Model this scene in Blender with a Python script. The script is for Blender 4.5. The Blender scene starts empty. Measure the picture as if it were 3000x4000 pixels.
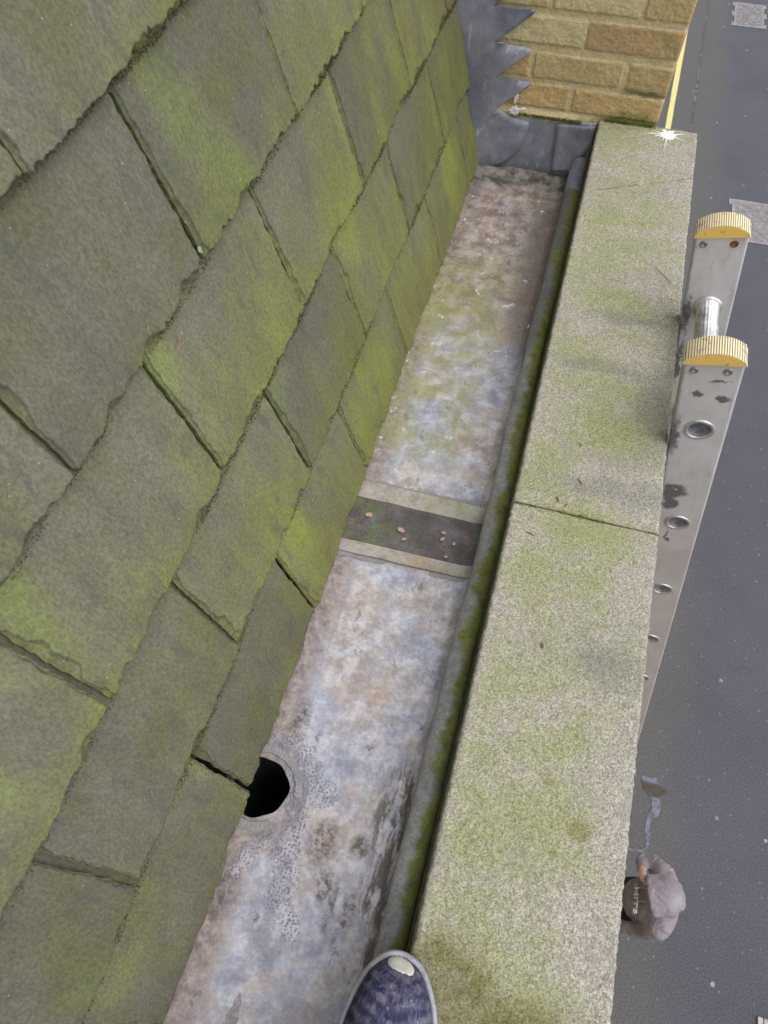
import bpy, bmesh, math, random
import numpy as np
from mathutils import Vector, Matrix
D = bpy.data; S = bpy.context.scene; COL = S.collection
R = math.radians
# ---------------------------------------------------------------- camera
cam = D.cameras.new('camera'); cob = D.objects.new('camera', cam); COL.objects.link(cob)
cam.sensor_fit = 'HORIZONTAL'; cam.sensor_width = 36; cam.lens = 32.53
cam.clip_start = 0.01; cam.clip_end = 2000
MR = np.array([[ 0.9609,  0.2766, -0.0144],[ 0.23, -0.826, -0.5147],[-0.1542, 0.4912, -0.8573]])
X = Vector(MR[0]).normalized(); B = -Vector(MR[2]); B = (B - X*B.dot(X)).normalized(); U = B.cross(X)
m4 = Matrix((X, U, B)).transposed().to_4x4(); m4.translation = (0, 0, 1.0)
cob.matrix_world = m4
cam.dof.use_dof = True; cam.dof.focus_distance = 1.15; cam.dof.aperture_fstop = 20
S.camera = cob
# ---------------------------------------------------------------- light: overcast
W = D.worlds.new('World'); S.world = W; W.use_nodes = True
nt = W.node_tree; bg = nt.nodes['Background']
sky = nt.nodes.new('ShaderNodeTexSky'); sky.sky_type = 'NISHITA'; sky.sun_disc = False
SUN_EL, SUN_AZ = 62, 100           # azimuth clockwise from +Y
sky.sun_elevation = R(SUN_EL); sky.sun_rotation = R(SUN_AZ); sky.air_density = 1.0; sky.dust_density = 3.0
hs = nt.nodes.new('ShaderNodeHueSaturation'); hs.inputs['Saturation'].default_value = 0.33
nt.links.new(sky.outputs[0], hs.inputs['Color']); nt.links.new(hs.outputs[0], bg.inputs[0])
bg.inputs[1].default_value = 0.15
sl = D.lights.new('sun', 'SUN'); sl.energy = 1.1; sl.angle = R(75); sl.color = (1.0, 0.97, 0.93)
so = D.objects.new('sun', sl); COL.objects.link(so)
dv = Vector((math.sin(R(SUN_AZ))*math.cos(R(SUN_EL)), math.cos(R(SUN_AZ))*math.cos(R(SUN_EL)), math.sin(R(SUN_EL))))
so.rotation_euler = dv.to_track_quat('Z', 'Y').to_euler()
S.view_settings.view_transform = 'Standard'; S.view_settings.look = 'None'
S.view_settings.exposure = 0.55; S.view_settings.gamma = 1.0

rng = random.Random(7); nr = np.random.default_rng(5)
# ---------------------------------------------------------------- numpy noise
def _h(ix, iy, s):
    n = (ix.astype(np.int64)*374761393 + iy.astype(np.int64)*668265263 + s*974634777) & 0x7fffffff
    n = ((n ^ (n >> 13))*1274126177) & 0x7fffffff
    return ((n ^ (n >> 16)) & 0xffff)/65535.0
def vn(x, y, s=0):
    x = np.asarray(x, float); y = np.asarray(y, float) + 0*x; x = x + 0*y
    ix = np.floor(x); iy = np.floor(y); fx = x-ix; fy = y-iy
    fx = fx*fx*(3-2*fx); fy = fy*fy*(3-2*fy); ix = ix.astype(int); iy = iy.astype(int)
    a = _h(ix, iy, s)*(1-fx)+_h(ix+1, iy, s)*fx; b = _h(ix, iy+1, s)*(1-fx)+_h(ix+1, iy+1, s)*fx
    return a*(1-fy)+b*fy
def fbm(x, y, s=0, o=4):
    t = 0; a = .5; q = 0
    for i in range(o):
        t = t + a*vn(x*2**i+17*i, y*2**i+31*i, s+i); q += a; a *= .5
    return t/q
def sst(a, b, x):
    t = np.clip((x-a)/(b-a), 0, 1); return t*t*(3-2*t)
# ---------------------------------------------------------------- object helpers
def tag(o, label=None, cat=None, group=None, kind=None):
    if label: o['label'] = label
    if cat: o['category'] = cat
    if group: o['group'] = group
    if kind: o['kind'] = kind
    return o
def thing(name, label, cat, loc=(0,0,0), group=None):
    o = D.objects.new(name, None); COL.objects.link(o); o.location = loc; o.empty_display_size = .05
    return tag(o, label, cat, group)
def link(name, me, mat=None, parent=None, smooth=True, world=True):
    o = D.objects.new(name, me); COL.objects.link(o)
    for m in (mat if isinstance(mat, (list, tuple)) else [mat]):
        if m: me.materials.append(m)
    if smooth:
        me.polygons.foreach_set('use_smooth', [True]*len(me.polygons))
    if parent:
        o.parent = parent
        if world:      # mesh written in world metres, parent is an unrotated empty
            p = parent; off = Vector((0,0,0))
            while p: off += p.location; p = p.parent
            o.location = -off
    return o
def mesh(name, V, F):
    me = D.meshes.new(name)
    me.from_pydata([tuple(v) for v in V], [], [tuple(int(i) for i in f) for f in F]); me.update()
    return me
def gridF(nu, nv, off=0, flip=False):
    i = np.arange(nu-1)[:, None]; j = np.arange(nv-1)[None, :]
    a = off+i*nv+j; q = np.stack([a, a+nv, a+nv+1, a+1], -1).reshape(-1, 4)
    return q[:, ::-1] if flip else q
def bmdone(bm, name, mat=None, parent=None, smooth=False, world=True):
    bmesh.ops.recalc_face_normals(bm, faces=bm.faces)
    me = D.meshes.new(name); bm.to_mesh(me); bm.free()
    return link(name, me, mat, parent, smooth, world)
def box(bm, x0, x1, y0, y1, z0, z1, bev=0):
    r = bmesh.ops.create_cube(bm, size=1)
    vs = r['verts']
    for v in vs:
        v.co = Vector(((x0+x1)/2+v.co.x*(x1-x0), (y0+y1)/2+v.co.y*(y1-y0), (z0+z1)/2+v.co.z*(z1-z0)))
    if bev:
        es = list({e for v in vs for e in v.link_edges})
        bmesh.ops.bevel(bm, geom=es, offset=bev, segments=2, affect='EDGES', profile=.6)
def sweep(prof, ys, fn=None, closed=True):
    """profile [(x,z)] swept along y; fn(P, yi, prof index)->P noise"""
    n = len(prof); m = len(ys); pr = np.array(prof)
    V = np.zeros((m, n, 3)); V[:, :, 0] = pr[None, :, 0]; V[:, :, 2] = pr[None, :, 1]; V[:, :, 1] = np.array(ys)[:, None]
    if fn: V = fn(V)
    F = []
    q = gridF(m, n)
    F += [tuple(x) for x in q]
    if closed:
        for i in range(m-1): F.append((i*n+n-1, (i+1)*n+n-1, (i+1)*n, i*n))
        F.append(tuple(range(n))); F.append(tuple(range((m-1)*n+n-1, (m-1)*n-1, -1)))
    return V.reshape(-1, 3), F
# ---------------------------------------------------------------- material helper
class M:
    def __init__(s, name, rough=.8, spec=.3, metal=0):
        s.m = D.materials.new(name); s.m.use_nodes = True; s.t = s.m.node_tree
        s.b = s.t.nodes['Principled BSDF']; s.b.inputs['Roughness'].default_value = rough
        s.b.inputs['Specular IOR Level'].default_value = spec; s.b.inputs['Metallic'].default_value = metal
        s.tc = s.t.nodes.new('ShaderNodeTexCoord'); s.o = s.tc.outputs['Object']
    def n(s, k, **kw):
        d = s.t.nodes.new(k)
        for a, b in kw.items(): setattr(d, a, b)
        return d
    def L(s, a, b):
        if isinstance(a, (int, float)): b.default_value = a
        elif isinstance(a, (tuple, list)):
            b.default_value = tuple(a)+((1,) if len(a) == 3 and len(b.default_value) == 4 else ())
        else: s.t.links.new(a, b)
    def map(s, sc=(1,1,1), loc=(0,0,0), rot=(0,0,0), v=None):
        d = s.n('ShaderNodeMapping'); d.inputs['Scale'].default_value = sc; d.inputs['Location'].default_value = loc
        d.inputs['Rotation'].default_value = rot
        s.L(v or s.o, d.inputs['Vector']); return d.outputs[0]
    def noise(s, sc, det=4, ro=.55, v=None, dist=0, col=False):
        d = s.n('ShaderNodeTexNoise'); d.inputs['Scale'].default_value = sc; d.inputs['Detail'].default_value = det
        d.inputs['Roughness'].default_value = ro; d.inputs['Distortion'].default_value = dist
        s.L(v or s.o, d.inputs['Vector']); return d.outputs['Color' if col else 'Fac']
    def vor(s, sc, v=None, out='Distance', feat='F1', rnd=1, dim='3D'):
        d = s.n('ShaderNodeTexVoronoi', feature=feat, voronoi_dimensions=dim); d.inputs['Scale'].default_value = sc; d.inputs['Randomness'].default_value = rnd
        s.L(v or s.o, d.inputs['Vector']); return d.outputs[out]
    def ramp(s, f, st, interp='LINEAR'):
        d = s.n('ShaderNodeValToRGB'); e = d.color_ramp.elements; d.color_ramp.interpolation = interp
        while len(e) < len(st): e.new(.5)
        for i, (p, c) in enumerate(st):
            e[i].position = p
            e[i].color = (c, c, c, 1) if isinstance(c, (int, float)) else tuple(c)+(1,)
        s.L(f, d.inputs[0]); return d.outputs[0]
    def mix(s, f, a, b, bl='MIX'):
        d = s.n('ShaderNodeMix', data_type='RGBA', blend_type=bl)
        s.L(f, d.inputs[0]); s.L(a, d.inputs[6]); s.L(b, d.inputs[7]); return d.outputs[2]
    def ma(s, op, a, b=0, c=None, clamp=False):
        d = s.n('ShaderNodeMath', operation=op, use_clamp=clamp); s.L(a, d.inputs[0]); s.L(b, d.inputs[1])
        if c is not None: s.L(c, d.inputs[2])
        return d.outputs[0]
    def mr(s, f, a, b, c=0, d_=1):
        d = s.n('ShaderNodeMapRange', interpolation_type='SMOOTHSTEP'); s.L(f, d.inputs[0])
        for i, x in enumerate((a, b, c, d_)): d.inputs[i+1].default_value = x
        return d.outputs[0]
    def xyz(s, v=None):
        d = s.n('ShaderNodeSeparateXYZ'); s.L(v or s.o, d.inputs[0]); return d.outputs
    def warp(s, amt, sc, v=None, det=3):
        c = s.noise(sc, det, .6, v, col=True)
        d = s.n('ShaderNodeVectorMath', operation='SUBTRACT'); s.L(c, d.inputs[0]); d.inputs[1].default_value = (.5,.5,.5)
        e = s.n('ShaderNodeVectorMath', operation='SCALE'); s.L(d.outputs[0], e.inputs[0]); e.inputs['Scale'].default_value = amt
        f = s.n('ShaderNodeVectorMath', operation='ADD'); s.L(v or s.o, f.inputs[0]); s.L(e.outputs[0], f.inputs[1])
        return f.outputs[0]
    def blob(s, v, c, r, soft=.35, rot=0):
        """1 inside the ellipsoid centred c with radii r (3 each), soft edge"""
        d = s.n('ShaderNodeVectorMath', operation='SUBTRACT'); s.L(v, d.inputs[0]); d.inputs[1].default_value = c
        o = d.outputs[0]
        if rot: o = s.map(rot=(0,0,-rot), v=o)
        e = s.n('ShaderNodeVectorMath', operation='DIVIDE'); s.L(o, e.inputs[0]); e.inputs[1].default_value = r
        f = s.n('ShaderNodeVectorMath', operation='LENGTH'); s.L(e.outputs[0], f.inputs[0])
        return s.mr(f.outputs['Value'], 1+soft, 1-soft, 0, 1)
    def mx(s, *a):
        o = a[0]
        for b in a[1:]: o = s.ma('MAXIMUM', o, b)
        return o
    def bump(s, h, st=.5, dist=.002, prev=None):
        d = s.n('ShaderNodeBump'); d.inputs['Strength'].default_value = st; d.inputs['Distance'].default_value = dist
        s.L(h, d.inputs['Height'])
        if prev: s.L(prev, d.inputs['Normal'])
        return d.outputs[0]
    def done(s, col, nrm=None, rough=None):
        s.L(col, s.b.inputs['Base Color'])
        if nrm: s.L(nrm, s.b.inputs['Normal'])
        if rough is not None: s.L(rough, s.b.inputs['Roughness'])
        return s.m
def plain(name, c, rough=.7, spec=.3, metal=0, var=.25, sc=40, bump=.2):
    m = M(name, rough, spec, metal)
    n = m.noise(sc, 5, .6)
    col = m.mix(n, tuple(x*(1-var) for x in c), tuple(min(1, x*(1+var)) for x in c))
    return m.done(col, m.bump(n, bump, .001))
# ================================================================ MATERIALS
def mat_slate():
    m = M('slate', .72, .35)
    oi = m.n('ShaderNodeObjectInfo').outputs['Random']
    off = m.n('ShaderNodeCombineXYZ'); m.L(m.ma('MULTIPLY', oi, 37), off.inputs[0]); m.L(m.ma('MULTIPLY', oi, 91), off.inputs[1])
    av = m.n('ShaderNodeVectorMath', operation='ADD'); m.L(m.o, av.inputs[0]); m.L(off.outputs[0], av.inputs[1]); v = av.outputs[0]
    st = m.map((1, 1, .3), v=v)
    big = m.noise(7, 5, .6, m.map((1,1,.45), v=v)); mid = m.noise(28, 5, .65, st); fine = m.noise(230, 4, .7, m.map((1,1,.4), v=v))
    ex = m.n('ShaderNodeAttribute', attribute_name='exposure').outputs['Fac']
    stone = m.mix(m.mr(mid, .3, .7), (.122,.116,.118), (.158,.151,.146))
    stone = m.mix(m.mr(m.noise(11, 3, .5, v), .45, .7), stone, (.128,.124,.090))
    P = m.xyz()
    # algae: grows more to the far (wet) end and low down
    g = m.ma('ADD', m.mr(P[1], -.2, 1.5, -.07, .17), m.mr(P[2], 0, .75, .05, -.12))
    g = m.ma('ADD', g, m.ma('MULTIPLY', m.ma('SUBTRACT', oi, .5), .10))
    g = m.ma('ADD', g, m.ma('ADD', m.ma('MULTIPLY', big, .75), m.ma('ADD', m.ma('MULTIPLY', mid, .28), m.ma('MULTIPLY', fine, .07))))
    g = m.ma('ADD', g, m.mr(ex, 0, 1, .05, -.12))
    g = m.ma('ADD', g, m.ma('MULTIPLY', m.mr(ex, .16, .0), .09))
    g = m.ma('ADD', g, m.ma('MULTIPLY', m.ma('MULTIPLY', m.mr(P[1], .22, -.05), m.mr(P[2], .42, .12)), -.16))
    g = m.ma('ADD', g, m.ma('MULTIPLY', m.ma('MULTIPLY', m.mr(P[1], .75, .25), m.mr(P[2], .35, .65)), -.17))
    am = m.ma('ADD', m.ma('MULTIPLY', m.mr(g, .36, .80), .62), .26)
    gc = m.ramp(m.noise(15, 4, .6, st), [(.3, (.128,.126,.050)), (.5, (.158,.160,.050)), (.72, (.195,.208,.042))])
    gc = m.mix(m.mr(fine, .35, .7), m.mix(.10, gc, (.06,.065,.03)), gc)
    col = m.mix(am, stone, gc)
    br = m.mr(m.ma('ADD', m.noise(5, 3, .55, m.map((1,1,.5), loc=(3,5,1), v=v)), m.ma('MULTIPLY', fine, .12)), .60, .74)
    col = m.mix(m.ma('MULTIPLY', br, .42), col, (.225,.270,.040))
    ed = m.n('ShaderNodeAttribute', attribute_name='chip').outputs['Fac']; ln_ = m.ma('MULTIPLY', m.mr(ed, .01, .10), m.mr(ed, .40, .22)); col = m.mix(m.mr(ed, .1, .8, 0, .55), col, m.mix(fine, (.07,.075,.03), (.20,.215,.06))); col = m.mix(m.ma('MULTIPLY', ln_, .55), col, (.045,.045,.025))
    gr = m.mr(fine, .25, .75)
    tn_ = m.mr(oi, 0, 1, .42, .64); tc_ = m.n('ShaderNodeCombineXYZ'); m.L(tn_, tc_.inputs[0]); m.L(tn_, tc_.inputs[1]); m.L(m.ma('MULTIPLY', tn_, 1.02), tc_.inputs[2])
    col = m.mix(.55, col, tc_.outputs[0], 'OVERLAY')
    gr = m.mr(m.noise(330, 4, .85, m.map((1,1,.6), v=v)), .34, .66); col = m.mix(.75, col, m.mix(gr, (.34,.34,.34), (.74,.74,.72)), 'OVERLAY')
    dk = m.mr(m.noise(38, 6, .78, m.map((1,1,.22), v=v)), .53, .64); col = m.mix(m.ma('MULTIPLY', dk, .42), col, (.088,.087,.096))
    sp = m.mr(m.vor(95, v), .10, .05); sk = m.ma('GREATER_THAN', m.noise(60, 1, .5, v), .60)
    col = m.mix(m.ma('MULTIPLY', m.ma('MULTIPLY', sp, sk), .7), col, (.5,.53,.35))
    s2 = m.mr(m.vor(22, m.warp(.02, 80, v)), .045, .03); col = m.mix(m.ma('MULTIPLY', m.ma('MULTIPLY', s2, m.ma('GREATER_THAN', m.noise(9, 1, .5, v), .6)), .55), col, (.42,.46,.34))
    b = m.bump(m.noise(55, 6, .65, m.map((1,1,.35), v=v)), .22, .0012)
    b = m.bump(fine, .25, .0005, b)
    return m.done(m.mix(1.0, col, (.86,.865,.78), 'MULTIPLY'), b, m.mr(mid, .3, .7, .62, .85))
def mat_gutter():
    m = M('patinated_lead', .55, .4)
    P = m.xyz(); x, y = P[0], P[1]
    w = m.warp(.035, 22); w2 = m.warp(.02, 60, det=5)
    n1 = m.noise(9, 6, .62); n2 = m.noise(34, 6, .7, m.warp(.02, 30)); n3 = m.noise(160, 4, .75); n4 = m.noise(17, 5, .7, m.map(loc=(4,2,0)))
    n1 = m.mr(n1, .30, .70)
    col = m.ramp(n1, [(.10, (.20,.23,.33)), (.36, (.30,.32,.40)), (.55, (.36,.345,.36)), (.85, (.31,.255,.225))])
    col = m.mix(m.mr(n2, .38, .66), m.mix(.5, col, (.17,.155,.165)), m.mix(.5, col, (.50,.50,.55)))
    # tan / rust bloom
    col = m.mix(m.ma('MULTIPLY', m.mr(n4, .52, .68), .5), col, (.37,.275,.215))
    nb = m.mr(m.ma('ADD', m.noise(13, 5, .75, m.map(loc=(11,4,0))), m.mr(y, .25, -.15, -.04, .06)), .53, .64); nb = m.ma('MULTIPLY', nb, m.mr(n2, .35, .6, .2, 1)); col = m.mix(m.ma('MULTIPLY', nb, .5), col, (.165,.125,.105))
    bl = m.mr(m.noise(6, 3, .6, m.map(loc=(9,1,0))), .55, .72); col = m.mix(m.ma('MULTIPLY', bl, .38), col, (.29,.33,.45))
    # dirt-brown margin beside the slates, and the far brown end
    left = m.ma('ADD', m.mr(x, -.15, -.245, 0, .66), m.ma('MULTIPLY', n2, .60))
    brown = m.mr(left, .50, .85)
    far = m.mr(m.ma('ADD', m.mr(y, .80, 1.25, 0, .62), m.ma('MULTIPLY', n2, .6)), .42, .78)
    fr = m.mr(m.ma('ADD', m.mr(x, -.13, -.03, 0, .4), m.ma('ADD', m.mr(y, .85, 1.1, 0, .3), m.ma('MULTIPLY', n2, .35))), .62, .88)
    fr = m.ma('MULTIPLY', fr, m.mr(y, 1.50, 1.42))
    bc = m.mix(m.mr(m.noise(75, 5, .7), .30, .75), (.105,.078,.068), (.30,.25,.23))
    col = m.mix(m.ma('MULTIPLY', brown, .85), col, bc)
    col = m.mix(m.ma('MULTIPLY', far, .75), col, m.mix(m.mr(n2, .35, .65), (.115,.085,.072), (.31,.255,.23)))
    col = m.mix(m.ma('MULTIPLY', fr, .72), col, (.12,.098,.085))
    # green slime on the far sheet
    gm = m.ma('MULTIPLY', m.mr(y, .60, .80), m.mr(y, 1.38, 1.10)); gm = m.ma('MULTIPLY', gm, m.mr(x, -.04, -.12))
    gm = m.ma('MULTIPLY', gm, m.mr(m.ma('ADD', n4, m.ma('MULTIPLY', n3, .25)), .44, .78))
    col = m.mix(m.ma('MULTIPLY', gm, .78), col, m.mix(n2, (.13,.14,.045), (.27,.28,.10)))
    # white bloom flecks
    wf = m.mr(m.ma('ADD', m.noise(24, 6, .75, m.map(loc=(7,7,0))), m.ma('MULTIPLY', n3, .12)), .66, .73)
    wy = m.ma('ADD', m.mr(y, .55, .75, .25, 1), 0)
    col = m.mix(m.ma('MULTIPLY', m.ma('MULTIPLY', wf, wy), .7), col, (.62,.62,.64))
    # dark wet line at the far upstand
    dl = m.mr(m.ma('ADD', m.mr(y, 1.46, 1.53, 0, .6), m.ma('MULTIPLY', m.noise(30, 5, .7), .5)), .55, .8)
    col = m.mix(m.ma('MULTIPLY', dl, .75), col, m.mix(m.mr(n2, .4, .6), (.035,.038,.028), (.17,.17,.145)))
    # black scuff stains near the roll by the outlet
    sw = m.warp(.02, 40, m.map((1,.28,1), rot=(0,0,-.12)), 5)
    scr = m.mr(m.noise(85, 4, .7, sw), .42, .56)
    z1 = m.mx(m.blob(w, (-.030,.115,0), (.030,.085,1), .5), m.blob(w, (-.036,.045,0), (.016,.05,1), .5), m.blob(w, (-.020,.0,0), (.009,.12,1), .5))
    d1 = m.ma('MULTIPLY', z1, m.ma('MULTIPLY', scr, .97))
    z2 = m.mx(m.blob(w2, (-.118,.068,0), (.018,.026,1), .4), m.blob(w2, (-.062,.0,0), (.009,.025,1), .5), m.blob(w2, (-.085,.0,0), (.006,.03,1), .5),
              m.blob(w2, (-.223,-.02,0), (.012,.03,1), .5), m.blob(w2, (-.07,.075,0), (.012,.012,1), .5), m.blob(w2, (-.199,.205,0), (.012,.03,1), .5), m.blob(w2, (-.10,.02,0), (.01,.02,1), .5), m.blob(w2, (-.17,-.035,0), (.006,.006,1), .5))
    d1 = m.mx(d1, m.ma('MULTIPLY', z2, m.mr(m.noise(90, 5, .8), .42, .58, .25, .95)))
    col = m.mix(d1, col, (.075,.062,.052))
    sm = m.mr(m.ma('ADD', m.noise(26, 5, .75, m.map((1,.55,1), loc=(2,3,0), rot=(0,0,.5))), m.ma('MULTIPLY', n3, .10)), .665, .70)
    col = m.mix(m.ma('MULTIPLY', sm, .6), col, (.10,.083,.072))
    # grime specks, thin scratches
    sp = m.ma('MULTIPLY', m.mr(m.vor(120), .10, .04), m.ma('GREATER_THAN', m.noise(35, 2, .6, m.map(loc=(1,9,0))), .56))
    col = m.mix(m.ma('MULTIPLY', sp, .7), col, (.06,.05,.05))
    lines = m.mr(m.noise(60, 2, .5, m.map((1,.06,1), rot=(0,0,.35))), .69, .73)
    col = m.mix(m.ma('MULTIPLY', lines, .30), col, (.15,.15,.17))
    col = m.mix(.45, col, m.mix(m.mr(n3, .3, .7), (.34,.34,.34), (.66,.66,.66)), 'OVERLAY')
    # wet film round the outlet and running back
    wz = m.mx(m.blob(w, (-.172,.125,0), (.030,.045,1), .3), m.blob(w, (-.160,.055,0), (.022,.055,1), .35), m.blob(w, (-.150,.005,0), (.016,.045,1), .4),
              m.blob(w, (-.20,.172,0), (.036,.018,1), .4), m.blob(w, (-.137,.12,0), (.03,.012,1), .4, .4), m.blob(w, (-.205,.03,0), (.010,.045,1), .4, -.5), m.blob(w, (-.128,-.03,0), (.014,.016,1), .4))
    wz = m.ma('MULTIPLY', wz, m.mr(m.noise(70, 4, .7), .36, .46))
    col = m.mix(m.ma('MULTIPLY', wz, .62), col, (.15,.145,.19))
    holes = m.ma('MULTIPLY', m.mr(m.ma('ADD', m.vor(230, m.warp(.006, 120), dim='2D'), m.ma('MULTIPLY', m.noise(60, 3, .6), .9)), .80, .66), 1)
    wet = m.ma('MULTIPLY', wz, m.ma('SUBTRACT', 1, holes)); m.L(m.ma('ADD', .4, m.ma('MULTIPLY', wet, .6)), m.b.inputs['Specular IOR Level']); m.L(m.ma('MULTIPLY', wet, .7), m.b.inputs['Coat Weight']); m.b.inputs['Coat Roughness'].default_value = .08; m.b.inputs['Coat IOR'].default_value = 1.7
    col = m.mix(m.ma('MULTIPLY', m.ma('MULTIPLY', wz, holes), .42), col, (.06,.055,.055))
    b = m.bump(m.noise(14, 3, .5), .35, .005); b = m.bump(n2, .3, .0016, b); b = m.bump(n3, .35, .0006, b); b = m.bump(wet, .6, .0008, b)
    r = m.ma('SUBTRACT', m.mr(n2, .3, .7, .48, .72), m.ma('MULTIPLY', wet, .40))
    return m.done(m.mix(1.0, col, (1.16,1.15,1.14), 'MULTIPLY'), b, r)
def mat_roll():
    m = M('mossy_lead_roll', .55, .4)
    P = m.xyz(); x = P[0]; n = m.noise(30, 6, .7); n3 = m.noise(260, 3, .7)
    col = m.ramp(n, [(.3, (.18,.18,.18)), (.55, (.29,.29,.29)), (.75, (.41,.41,.405))])
    col = m.mix(m.ma('MULTIPLY', m.mr(P[1], .90, 1.0), .6), col, (.085,.085,.088))
    ln = m.noise(13, 5, .7, m.map((.3,1,.3)))
    g = m.ma('ADD', m.ma('MULTIPLY', x, 22), m.ma('ADD', m.ma('MULTIPLY', ln, 1.7), m.ma('MULTIPLY', n3, .12)))
    gm = m.mr(g, .80, 1.08)
    gc = m.ramp(m.noise(55, 5, .65), [(.3, (.115,.12,.045)), (.5, (.185,.205,.050)), (.7, (.25,.285,.06))])
    gc = m.mix(m.ma('MULTIPLY', m.mr(m.noise(5, 2, .5, m.map(loc=(5,2,2))), .5, .62), .35), gc, (.10,.09,.035)); gm = m.ma('MULTIPLY', gm, m.mr(n, .25, .5, .7, 1))
    col = m.mix(gm, col, gc)
    col = m.mix(.5, col, m.mix(m.mr(n3, .3, .7), (.3,.3,.3), (.7,.7,.7)), 'OVERLAY')
    b = m.bump(n, .3, .002); b = m.bump(n3, .5, .0008, b)
    return m.done(col, b, m.ma('ADD', m.ma('MULTIPLY', gm, .35), .5))
def mat_coping():
    m = M('weathered_sandstone', .92, .2)
    P = m.xyz(); x, y = P[0], P[1]
    wn = m.vor(820, out='Color'); g1 = m.xyz(wn)[0]; wn2 = m.vor(480, m.map(loc=(.3,.2,.1)), out='Color'); g2 = m.xyz(wn2)[1]
    grain = m.ma('ADD', m.ma('MULTIPLY', g1, .6), m.ma('MULTIPLY', g2, .4))
    big = m.noise(7, 5, .62, m.map((.8, 1.5, 1))); mid = m.noise(26, 5, .65); f = m.noise(90, 4, .7)
    sand = m.ramp(grain, [(.12, (.18,.165,.145)), (.4, (.305,.282,.235)), (.65, (.39,.366,.305)), (.9, (.54,.52,.45))])
    sand = m.mix(m.mr(m.noise(13, 4, .6, m.map(loc=(2,2,2))), .5, .72), sand, m.mix(.55, sand, (.24,.22,.23)))
    grn = m.ramp(grain, [(.1, (.15,.155,.065)), (.45, (.255,.265,.125)), (.85, (.375,.385,.215))])
    gm = m.ma('ADD', m.ma('MULTIPLY', big, .95), m.ma('ADD', m.ma('MULTIPLY', mid, .35), m.ma('MULTIPLY', f, .18)))
    gm = m.ma('SUBTRACT', gm, m.mr(x, .14, .235, 0, .16)); gm = m.ma('SUBTRACT', gm, m.mr(x, .05, .015, 0, .12))
    gm = m.mr(gm, .55, .90)
    col = m.mix(m.ma('MULTIPLY', gm, .85), sand, grn)
    w = m.warp(.06, 18)
    mg = m.mx(m.blob(w, (.14,.74,.137), (.085,.045,1), .6), m.blob(w, (.11,1.02,.137), (.06,.035,1), .7), m.blob(w, (.10,1.24,.137), (.06,.02,1), .7), m.blob(w, (.12,.55,.137), (.08,.03,1), .7))
    col = m.mix(m.ma('MULTIPLY', mg, .42), col, m.mix(grain, (.15,.17,.03), (.34,.37,.13)))
    dk = m.mx(m.blob(w, (.17,.62,.137), (.1,.02,1), .7), m.blob(w, (.18,.35,.137), (.05,.03,1), .7), m.blob(w, (.12,.86,.137), (.09,.015,1), .7), m.blob(w, (.15,.98,.137), (.07,.012,1), .7), m.blob(w, (.20,.80,.137), (.03,.04,1), .6))
    col = m.mix(m.ma('MULTIPLY', dk, .45), col, m.mix(grain, (.09,.09,.08), (.24,.235,.22)))
    # dirty green growth beside the shoe
    ng = m.ma('MULTIPLY', m.mx(m.blob(w, (.06,-.035,.137), (.055,.045,1), .5), m.blob(w, (.13,-.07,.137), (.09,.045,1), .6)), m.mr(mid, .3, .6, .5, 1))
    col = m.mix(m.ma('MULTIPLY', ng, .85), col, m.mix(grain, (.045,.045,.015), (.21,.19,.06)))
    # lichen rosettes
    w3 = m.warp(.006, 110)
    l1 = m.mx(m.blob(w3, (.156,.776,.137), (.016,.017,1), .15), m.blob(w3, (.125,.653,.137), (.013,.010,1), .2), m.blob(w3, (.072,.775,.137), (.006,.006,1), .15), m.blob(w3, (.128,.289,.137), (.006,.006,1), .3), m.blob(w3, (.169,.478,.137), (.004,.004,1), .3), m.blob(w3, (.165,.385,.137), (.004,.005,1), .3), m.blob(w3, (.20,1.01,.137), (.006,.007,1), .3))
    col = m.mix(m.ma('MULTIPLY', m.ma('MULTIPLY', l1, m.mr(f, .3, .6, .4, 1)), .62), col, m.mix(grain, (.22,.19,.17), (.52,.48,.43)))
    l2 = m.mx(m.blob(w3, (.175,.149,.137), (.013,.011,1), .4), m.blob(w3, (.134,.192,.137), (.006,.004,1), .4), m.blob(w3, (.15,.118,.137), (.005,.004,1), .4))
    col = m.mix(m.ma('MULTIPLY', l2, .62), col, m.mix(grain, (.10,.10,.03), (.27,.25,.09)))
    # faint old crack
    cy = m.ma('ABSOLUTE', m.ma('SUBTRACT', m.ma('ADD', y, m.ma('MULTIPLY', m.ma('SUBTRACT', m.noise(40, 3, .6), .5), .02)), m.ma('ADD', 1.305, m.ma('MULTIPLY', x, .5))))
    ck = m.ma('MULTIPLY', m.mr(cy, .0018, .0004), m.mr(m.noise(12, 2, .5, m.map(loc=(8,8,8))), .42, .55))
    col = m.mix(m.ma('MULTIPLY', ck, .8), col, (.06,.045,.03))
    b = m.bump(grain, .8, .0013); b = m.bump(m.noise(60, 5, .7), .5, .003, b)
    return m.done(col, b)
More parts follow.
